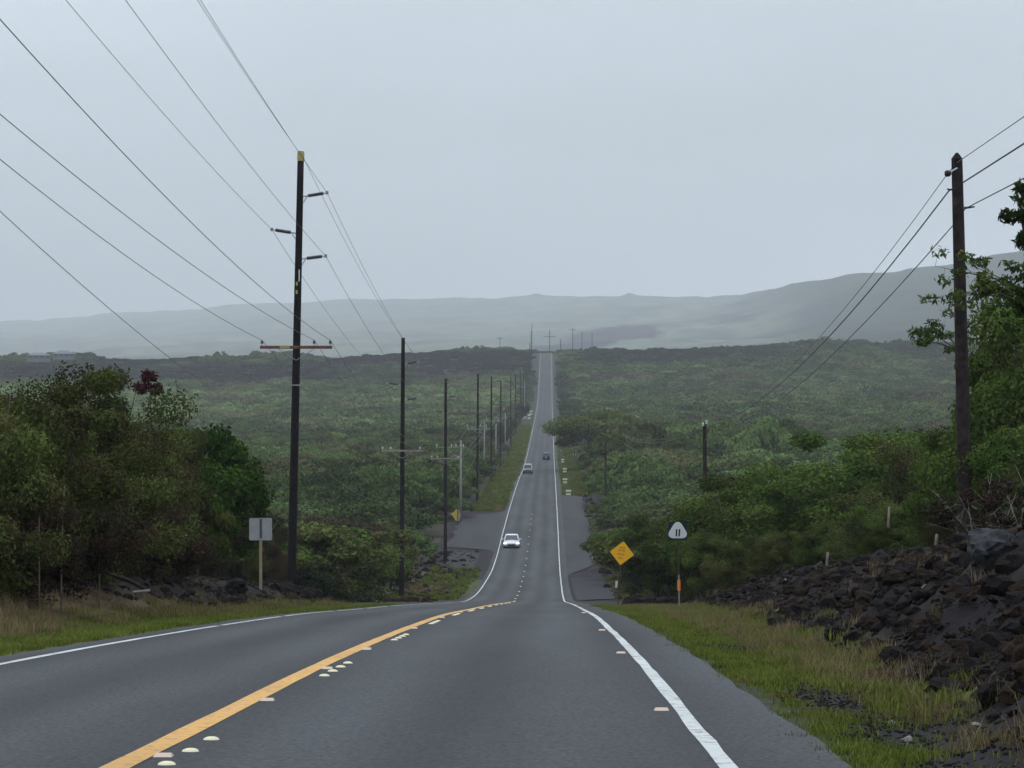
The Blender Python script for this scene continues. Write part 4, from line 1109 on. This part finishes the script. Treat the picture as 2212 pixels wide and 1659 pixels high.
right_pole('dark pole among the trees right of the road, below the white marker boards', 1307, 1112, 1309, 955, 392, .16, .12, 'creosote_brown')
right_pole('thin dark pole among the trees right of the road, second beyond the diamond sign', 1271, 1040, 1272, 915, 520, .15, .11, 'creosote_brown')
right_pole('dark pole in the dark trees right of the road level with the blue car', 1241, 985, 1242, 880, 700, .15, .11, 'creosote_brown')
# faint poles past the ridge
for x, yt, d, arm, lab in [(1187, 712, 2020, True, 'faint hazy pole with crossarm behind the top of the road'), (1211, 733, 1830, False, 'short dark pole at the ridge just right of the road'),
                           (1237, 709, 2100, True, 'faint hazy pole with crossarm right of the road top'), (1257, 716, 2180, False, 'very faint pole third to the right of the road top'),
                           (1279, 719, 2260, False, 'very faint pole above the purple lava flow'), (1080, 727, 2050, True, 'faint pole with crossarm left of the ridge poles')]:
    p = V(x, 760, d); g = gz(p.x, d); H = V(x, yt, d).z - g
    o = thing('far_pole', lab, 'utility pole', (p.x, d, g), group='faint poles beyond the ridge')
    MB().tube([(0, 0, -.5), (0, 0, H)], [.26, .2], 8).build('shaft', M['creosote'], o, smooth=True)
    if arm: MB().box((0, -.25, H - 1.2 if x != 1187 else H - 5), (5 if x != 1187 else 8, .2, .3)).build('crossarm', M['creosote'], o)

# ------------------------------------------------------------------ wires
def span(a, b, sag, n_=18):
    return [a.lerp(b, i / n_) - Vector((0, 0, 4 * sag * (i / n_) * (1 - i / n_))) for i in range(n_ + 1)]
def wire(label, pts, r=.0135, group=None):
    vs = []; q = []
    for p in pts:
        if not q or (p - q[-1]).length > .01: q.append(p)
    mb = MB(); mb.tube(q, [r * (1 if p.y < 250 else min(2.2, p.y / 250)) for p in q], 5)
    return tag(mb.build('power_line', M['wire'], smooth=True), label, 'power line', group)
# where the wires come from: the pole before the first one, out of the picture at 32 m
B0 = Vector((-8.5, 32, gz(-8.5, 32))); H_0 = PT[0][1]
def att(i, key, dx):
    b, H, ln, hs = PT[i]; h = hs[key] if key in hs else H + key
    return Vector((b.x + ln * h / H + dx, b.y - (0 if key != 'arm' else .2), b.z + h + (.3 if key == 'arm' else 0)))
for key, dx, sag, h0, dx0, lab in [
    (-.35, .16, .45, None, .16, 'topmost thin wire running to the tip of the nearest tall pole'),
    ('A', 1.15, .45, None, 1.15, 'wire held by the upper right insulator of the nearest tall pole'),
    ('B', -1.15, .5, None, -1.15, 'wire held by the left insulator of the nearest tall pole'),
    ('C', 1.15, .5, None, 1.15, 'wire held by the lower right insulator of the nearest tall pole'),
    ('arm', 1.44, .75, None, 1.44, 'wire ending at the right tip of the reddish crossarm'),
    ('arm', .76, .75, None, -.76, 'wire to the inner right pin of the reddish crossarm'),
    ('arm', -1.44, .75, None, -1.44, 'wire ending at the left tip of the reddish crossarm'),
    (-12.0, -.2, .9, None, -.2, 'lowest wire on the left, a cable passing below the reddish crossarm')]:
    a1 = att(0, key, dx); hrel = a1.z - PT[0][0].z
    if key == -12.0: hrel += 2.95
    a0 = Vector((B0.x + dx0, 32, B0.z + hrel))
    pts = span(a0, a1, sag)
    for i in range(0, 7):
        dj = dx
        pts += span(att(i, key, dj), att(i + 1, key, dj), sag * 1.1, 10)
    wire(lab, pts, .0085 if key not in ('arm',) else .0105, 'power lines of the tall left poles')
# right line: three wires
q0 = [V(2066, 352, 70), V(2079, 395, 70), V(2086, 450, 70)]
q1 = [V(2045, 378, 70), V(2050, 412, 70), V(2056, 490, 70)]
far1 = [V(1518, 912, 158), V(1524, 920, 158), V(1523, 950, 158)]
dirs = [V(2212, 252, 55), V(2212, 310, 55), V(2212, 385, 55)]
nm = ['upper', 'middle', 'lower']
rr = [.010, .019, .014]
for i in range(3):
    s_ = dirs[i]; ext = q0[i] + (s_ - q0[i]) * 2.4
    pts = [ext + (q0[i] - ext) * t_ for t_ in np.linspace(0, 1, 8)]
    if (q1[i] - q0[i]).length > .01: pts.append(q1[i])
    pts += span(q1[i], far1[i], [1.3, 1.2, 1.0][i], 16)
    pts += span(far1[i], Vector((far1[i].x - 1.5, 270, far1[i].z - 1.5)), .8, 8)
    wire(f'{nm[i]} wire of the right hand pole near the edge', pts, rr[i], 'wires of the right hand pole')

# ------------------------------------------------------------------ signs
def plate(pts2, th=.004): 
    b = MB(); b.prism(pts2, -th, th); return b
def rrect(w_, h_, r, cz=0):
    out_ = []
    for cx, cy_, a0 in ((w_/2 - r, h_/2 - r, 0), (-w_/2 + r, h_/2 - r, 90), (-w_/2 + r, -h_/2 + r, 180), (w_/2 - r, -h_/2 + r, 270)):
        for k in range(4):
            a = R(a0 + 30 * k); out_.append((cx + r * math.cos(a), cz + cy_ + r * math.sin(a)))
    return out_
# back of a sign on the left
d = 98; p = V(563, 1300, d); g = gz(p.x, d); zc = V(563, 1143, d).z - g
o = thing('road_sign', 'bare grey back of a square sign on a tan wooden post, left roadside', 'road sign', (p.x, d, g), (0, 0, R(4)))
MB().box((0, .06, (zc + .35) / 2 - .2), (.10, .10, zc + .35 + .4)).build('post', M['post_wood'], o)
plate(rrect(.78, .76, .04, zc)).build('sign_plate', M['alu'], o, loc=(0, .13, 0))
MB().box((.005, -.0, zc + .02), (.085, .03, .66)).build('post_rail', plain('dark_channel', (0.06, 0.06, 0.065), .6), o, loc=(0, 0.0, 0))
bp_ = MB(); bp_.box((0, -.02, zc + .33), (.05, .02, .05)); bp_.build('bolt', M['black'], o)
st_ = plate([(-.06, -.09), (.07, -.09), (.08, -.02), (.05, .08), (-.02, .1), (-.06, .03)]); st_.build('sticker', plain('faded_sticker', (0.17, 0.17, 0.16), .7), o, loc=(.22, .12, zc - .17))
# the wooden post must not cover the plate: keep the plate in front (camera side)
o.children[1].location.y = -.02; o.children[2].location.y = -.04; o.children[3].location.y = -.04; o.children[4].location.y = -.03
# route sign
d = 91; p = V(1468, 1310, d); g = gz(p.x, d); q = V(1464, 1147, d); zc = q.z - g; lx = q.x - p.x
o = thing('route_sign', 'dark square route sign with white rounded triangle numbered 11, right roadside', 'route sign', (p.x, d, g))
MB().tube([(0, .03, -.3), (lx * .4, .03, zc * .45)], .03, 6).build('post', M['grey_wood'], o).location = (0, 0, 0)
MB().tube([(lx * .4, .03, zc * .45), (lx, .03, zc + .28)], .026, 6).build('upper_post', plain('dark_post', (0.05, 0.035, 0.025), .8), o)
MB().tube([(lx * .2 - .005, .02, V(1467, 1276, d).z - g), (lx * .36, .02, V(1467, 1253, d).z - g)], .05, 8).build('reflective_band', M['orange'], o)
plate(rrect(.60, .60, .03)).build('sign_plate', M['sign_green'], o, loc=(lx, -.01, zc))
def superT():
    A = [(0.0, .25), (-.245, -.13), (.245, -.13)]; pts = []
    ctrl = []
    # rounded triangle through smooth arcs
    for k in range(48):
        a = 2 * math.pi * k / 48; 
        r_ = .232 + .038 * math.cos(3 * (a - math.pi / 2)) + .004 * math.cos(6 * (a - math.pi / 2))
        pts.append((r_ * math.cos(a) * 1.16, r_ * math.sin(a) * 1.10 - .012))
    return pts
fo = plate(superT(), .003).build('shield', M['sign_white'], o, loc=(lx, -.02, zc - .0))
for dx in (-.035, .055):
    MB().prism([(-.024, -.17), (.022, -.17), (.022, .06), (-.006, .06), (-.034, .035), (-.034, .01), (-.024, .01)], -.003, .003).build('numeral', M['black'], fo, loc=(dx, -.008, 0), rot=(0, R(4), 0))
# amber diamond
d = 140; q = V(1343.5, 1195, d); p = V(1333, 1312, d); g = min(gz(p.x, d), p.z); zc = q.z - g; lx = q.x - p.x
o = thing('warning_sign', 'amber diamond warning sign tilted on its post, right roadside', 'warning sign', (p.x, d, g))
MB().tube([(0, .04, -.4), (lx, .04, zc)], .035, 6).build('post', plain('dark_red_post', (0.06, 0.035, 0.035), .8), o)
MB().box((V(1331.5, 1262, d).x - p.x, -.02, V(1331, 1262, d).z - g), (.11, .02, .33), Matrix.Rotation(R(6), 3, 'Y')).build('reflector_panel', M['sign_white'], o)
dm = plate(rrect(.84, .84, .05)); so_ = dm.build('sign_plate', M['sign_yellow'], o, loc=(lx, -.01, zc), rot=(0, R(45 + 8), 0))
for k, (wd, z0, parts_) in enumerate([(.26, .26, (.10, .12)), (.40, .13, (.17, .19)), (.42, -.06, (.18, .2)), (.28, -.24, (.26,))]):
    mb = MB(); xx = -wd / 2
    for w_ in parts_:
        nl = max(2, int(w_ / .055)); 
        for c in range(nl):
            mb.box((xx + .022, 0, z0), (.030, .006, .075))
            if c % 2: mb.box((xx + .036, 0, z0 + .03), (.02, .006, .014))
            xx += .052
        xx += .03
    mb.build('lettering', M['sign_ink'], so_, loc=(0, -.008, 0), rot=(0, R(-45), 0))
# yellow board behind a dark post by the side road
d = 366; p = V(988, 1131, d); g = gz(p.x, d); s1 = 16.9
o = thing('yellow_board_sign', 'faded yellow diamond board split by a dark post at the side road corner', 'road sign', (p.x, d, g))
zc = 1.25
plate([(-1.0, zc + .25), (-.55, zc + .3), (-.2, zc + .72), (.0, zc + .78), (.0, zc - .75), (-.25, zc - .7), (-.6, zc - .1)], .02).build('board', M['sign_yellow2'], o)
plate([(.1, zc + .6), (.2, zc + .8), (.3, zc + .2), (.45, zc), (.3, zc - .3), (.25, zc - .75), (.1, zc - .75)], .02).build('board', plain('pale_yellow_board', (0.36, 0.30, 0.13), .6), o)
MB().box((.05, -.05, (zc + .85) / 2), (.08, .08, zc + .85)).build('post', M['creosote_brown'], o)
# white marker boards on the right
for (x, yb, d, ww, hh, lab) in [(1228, 1072, 452, .84, .9, 'nearest cream marker board with dark middle band, at the end of the pull off'),
                             (1220.6, 1044, 507, .80, .95, 'second cream marker board along the right grass strip'),
                             (1220, 1019.5, 585, .80, .95, 'third cream marker board along the right grass strip'),
                             (1215.5, 999, 665, .72, .95, 'fourth cream marker board, level with the grey pickup'),
                             (1241, 986, 705, .66, .95, 'cream marker board set back by the dark trees beside the blue car'),
                             (1143, 889, 1085, 1.2, 2.0, 'larger pale board beside the left edge line in the distance'),
                             (1147, 877, 1150, 1.2, 1.7, 'pale board farther up by the left edge line'),
                             (1133.5, 889, 1090, 1.4, 1.0, 'low pale board at the trees left of the two pale boards')]:
    p = V(x, yb, d); g = gz(p.x, d)
    o = thing('marker_board', lab, 'marker board', (p.x, d, g), group='pale marker boards beside the road')
    MB().box((0, 0, hh * .82), (ww, .06, hh * .36), bev=.01).build('top_panel', M['cream'], o)
    MB().box((0, 0, hh * .25), (ww * .9, .06, hh * .34), bev=.01).build('bottom_panel', M['cream'], o)
    MB().box((0, 0, hh * .53), (ww * .82, .04, hh * .2)).build('middle_band', plain('olive_band', (0.07, 0.07, 0.04), .8), o)
    for s in (-1, 1): MB().box((s * ww * .36, .05, hh * .5), (.07, .05, hh)).build('leg', M['grey_wood'], o)

# ------------------------------------------------------------------ houses on the left ridge
def house(label, x, yt, d, w_, h_, hip):
    p = V(x, 770, d); g = V(x, yt + 20, d).z; top = V(x, yt, d).z; wall = top - g - hip
    o = thing('house', label, 'house', (p.x, d, g), (0, 0, R(12)), 'houses on the left skyline')
    wo = MB().box((0, 0, wall / 2), (w_, 8, wall)).build('wall', M['wall_pale'], o)
    for k in range(4):
        fr = MB().box((-w_ / 2 + w_ * (k + .5) / 4, -4.03, wall * .72), (1.3, .08, 1.1)).build('window', M['win_dark'], wo)
    e = .9; b = MB(); W2 = w_ / 2 + e; D2 = 4 + e
    b.add([(-W2, -D2, wall), (W2, -D2, wall), (W2, D2, wall), (-W2, D2, wall), (-W2 * .35, 0, wall + hip), (W2 * .35, 0, wall + hip)],
          [(0, 1, 5, 4), (1, 2, 5), (2, 3, 4, 5), (3, 0, 4), (3, 2, 1, 0)])
    b.build('roof', M['roof_grey'], o)
house('low pale house with a long grey blue roof at the left skyline', 84, 762, 1650, 13, 5, 1.6)
house('house with a peaked grey roof right of the longer one on the left skyline', 137, 757, 1650, 12, 5, 2.0)

# ------------------------------------------------------------------ cars
def loft(sections, mats, name, parent, smooth=True):
    """sections: (y, [(x, z), ...]) half outlines from the bottom centre to the top centre; mirrored"""
    b = MB(); rings = []
    for y, hp in sections:
        ring = [(x, y, z) for x, z in hp] + [(-x, y, z) for x, z in hp[-2:0:-1]]
        rings.append(ring)
    n_ = len(rings[0]); vs = [p for r_ in rings for p in r_]; fs = []
    for i in range(len(rings) - 1):
        for k in range(n_): a = i * n_ + k; c = i * n_ + (k + 1) % n_; fs.append((a, c, c + n_, a + n_))
    fs.append(tuple(range(n_))[::-1]); fs.append(tuple((len(rings) - 1) * n_ + k for k in range(n_)))
    b.add(vs, fs); o = b.build(name, mats, parent, smooth=smooth)
    return o
def car(label, x, yb, d, paint_, kind, facing, group=None):
    p = V(x, yb, d); z = float(road_z(d)); sl = math.atan((float(road_z(d + 3)) - float(road_z(d - 3))) / 6)
    o = thing('car', label, {'sedan': 'car', 'pickup': 'pickup truck', 'suv': 'car'}[kind], (p.x, d, z + .003), (sl * (1 if facing > 0 else -1), 0, 0 if facing > 0 else math.pi), group)
    # local: front towards -y (towards camera when facing > 0)
    W_ = {'sedan': .90, 'pickup': .95, 'suv': .90}[kind]; Ht = {'sedan': 1.45, 'pickup': 1.85, 'suv': 1.68}[kind]; gr_ = {'sedan': .17, 'pickup': .30, 'suv': .22}[kind]
    hood = {'sedan': .86, 'pickup': 1.12, 'suv': 1.0}[kind]; L = 4.7
    def sec(y, w_, zb, zt, crown=.03): return (y, [(0, zb), (w_ * .82, zb), (w_ * .97, zb + .12), (w_, (zb + zt) / 2), (w_ * .96, zt - .1), (w_ * .86, zt - .02), (0, zt + crown)])
    S = [sec(0, W_ * .78, gr_ + .08, hood - .30), sec(.10, W_ * .93, gr_ + .02, hood - .20), sec(.45, W_, gr_, hood - .10), sec(1.2, W_, gr_, hood), sec(2.4, W_, gr_, hood + .06),
         sec(3.8, W_, gr_, hood + .06), sec(4.45, W_ * .97, gr_ + .03, hood + .02), sec(L, W_ * .84, gr_ + .12, hood - .08)]
    body = loft(S, M[paint_], 'body', o)
    y0, y1, y2, y3 = {'sedan': (1.15, 1.95, 3.1, 4.05), 'pickup': (1.35, 1.95, 3.0, 3.25), 'suv': (1.15, 1.75, 4.1, 4.6)}[kind]
    zb = hood - .02; tw = W_ * .70; bw = W_ * .90
    gl = MB(); gl.add([(-bw, y0, zb), (bw, y0, zb), (bw, y3, zb), (-bw, y3, zb), (-tw, y1, Ht - .06), (tw, y1, Ht - .06), (tw, y2, Ht - .06), (-tw, y2, Ht - .06)],
                      [(0, 1, 5, 4), (1, 2, 6, 5), (2, 3, 7, 6), (3, 0, 4, 7), (4, 5, 6, 7)])
    gl.build('windows', M['glass'], o)
    rf = MB(); rf.add([(-tw - .03, y1 - .06, Ht - .08), (tw + .03, y1 - .06, Ht - .08), (tw + .03, y2 + .08, Ht - .08), (-tw - .03, y2 + .08, Ht - .08),
                       (-tw * .86, y1 + .10, Ht), (tw * .86, y1 + .10, Ht), (tw * .86, y2 - .1, Ht), (-tw * .86, y2 - .1, Ht)],
                      [(0, 1, 5, 4), (1, 2, 6, 5), (2, 3, 7, 6), (3, 0, 4, 7), (4, 5, 6, 7), (3, 2, 1, 0)])
    for s in (-1, 1):
        rf.tube([(s * bw, y0, zb), (s * (tw + .01), y1, Ht - .06)], .045, 5); rf.tube([(s * bw, y3, zb), (s * (tw + .01), y2, Ht - .06)], .06, 5)
        rf.tube([(s * bw * 1.0, (y0 + y3) / 2 + .1, zb), (s * (tw + .01), (y1 + y2) / 2, Ht - .06)], .035, 5)
    rf.build('roof', M['white'] if kind == 'pickup' else M[paint_], o)
    for s in (-1, 1):
        for yy_ in (.85, 3.75):
            wo = MB().tube([(s * (W_ - .22), yy_, .32), (s * (W_ - .02), yy_, .32)], .32, 18).build('wheel', M['tyre'], o)
            MB().tube([(s * (W_ - .03), yy_, .32), (s * (W_ + .0), yy_, .32)], .2, 12).build('rim', M['rim'], wo)
        mi_ = MB().box((s * (W_ + .12), y0 + .35, zb + .12), (.2, .12, .13), bev=.03).build('mirror', M[paint_], o)
        hl = MB(); hl.add([(s * W_ * .62, .02, hood - .38), (s * W_ * .93, .12, hood - .36), (s * W_ * .97, .34, hood - .16), (s * W_ * .70, .16, hood - .20)], [(0, 1, 2, 3) if s > 0 else (3, 2, 1, 0)])
        hl2 = MB(); hl2.box((s * W_ * .78, .10, hood - .30), (.34, .16, .17), Matrix.Rotation(s * R(24), 3, 'Z'), bev=.05)
        hl2.build('headlight', M['lamp_on'] if kind == 'sedan' else M['porcelain'], o)
        MB().box((s * W_ * .82, L - .06, hood - .2), (.24, .14, .2), bev=.03).build('tail_lamp', M['tail'], o)
        MB().box((s * W_ * .66, .07, gr_ + .14), (.30, .1, .07), bev=.02).build('fog_lamp', M['galv'], o)
    MB().prism([(-.40, hood - .38), (.40, hood - .38), (.25, hood - .56), (-.25, hood - .56)], -.035, .02).build('grille', M['black'], o)
    MB().box((0, .02, gr_ + .17), (.90, .08, .15), bev=.02).build('air_intake', M['black'], o)
    MB().box((0, -.025, gr_ + .22), (.31, .02, .15)).build('number_plate', plain('plate_green_grey', (0.10, 0.17, 0.16), .5), o)
    MB().box((0, 2.3, gr_ - .03), (W_ * 1.7, 4.3, .1)).build('underbody', M['black'], o)
    MB().box((0, L - .02, hood - .42), (.5, .05, .14)).build('rear_plate', M['porcelain'], o)
    if kind == 'pickup':
        rk = MB(); 
        for yy_ in (2.0, 2.9): rk.box((0, yy_, Ht + .13), (W_ * 1.5, .1, .08))
        for s in (-1, 1): rk.box((s * W_ * .62, 2.45, Ht + .05), (.05, 1.1, .1))
        rk.build('roof_rack', M['white'], o)
    return o
car('silver sedan coming up the hill with both headlights lit', 1104.7, 1185, 322, 'silver', 'sedan', 1)
car('dark grey pickup with a white rack and roof in the oncoming lane', 1140, 1024, 570, 'darkgrey', 'pickup', 1)
bc = car('small navy blue car driving away in the right lane, farthest of the three vehicles', 1180, 991, 690, 'blue', 'suv', -1)
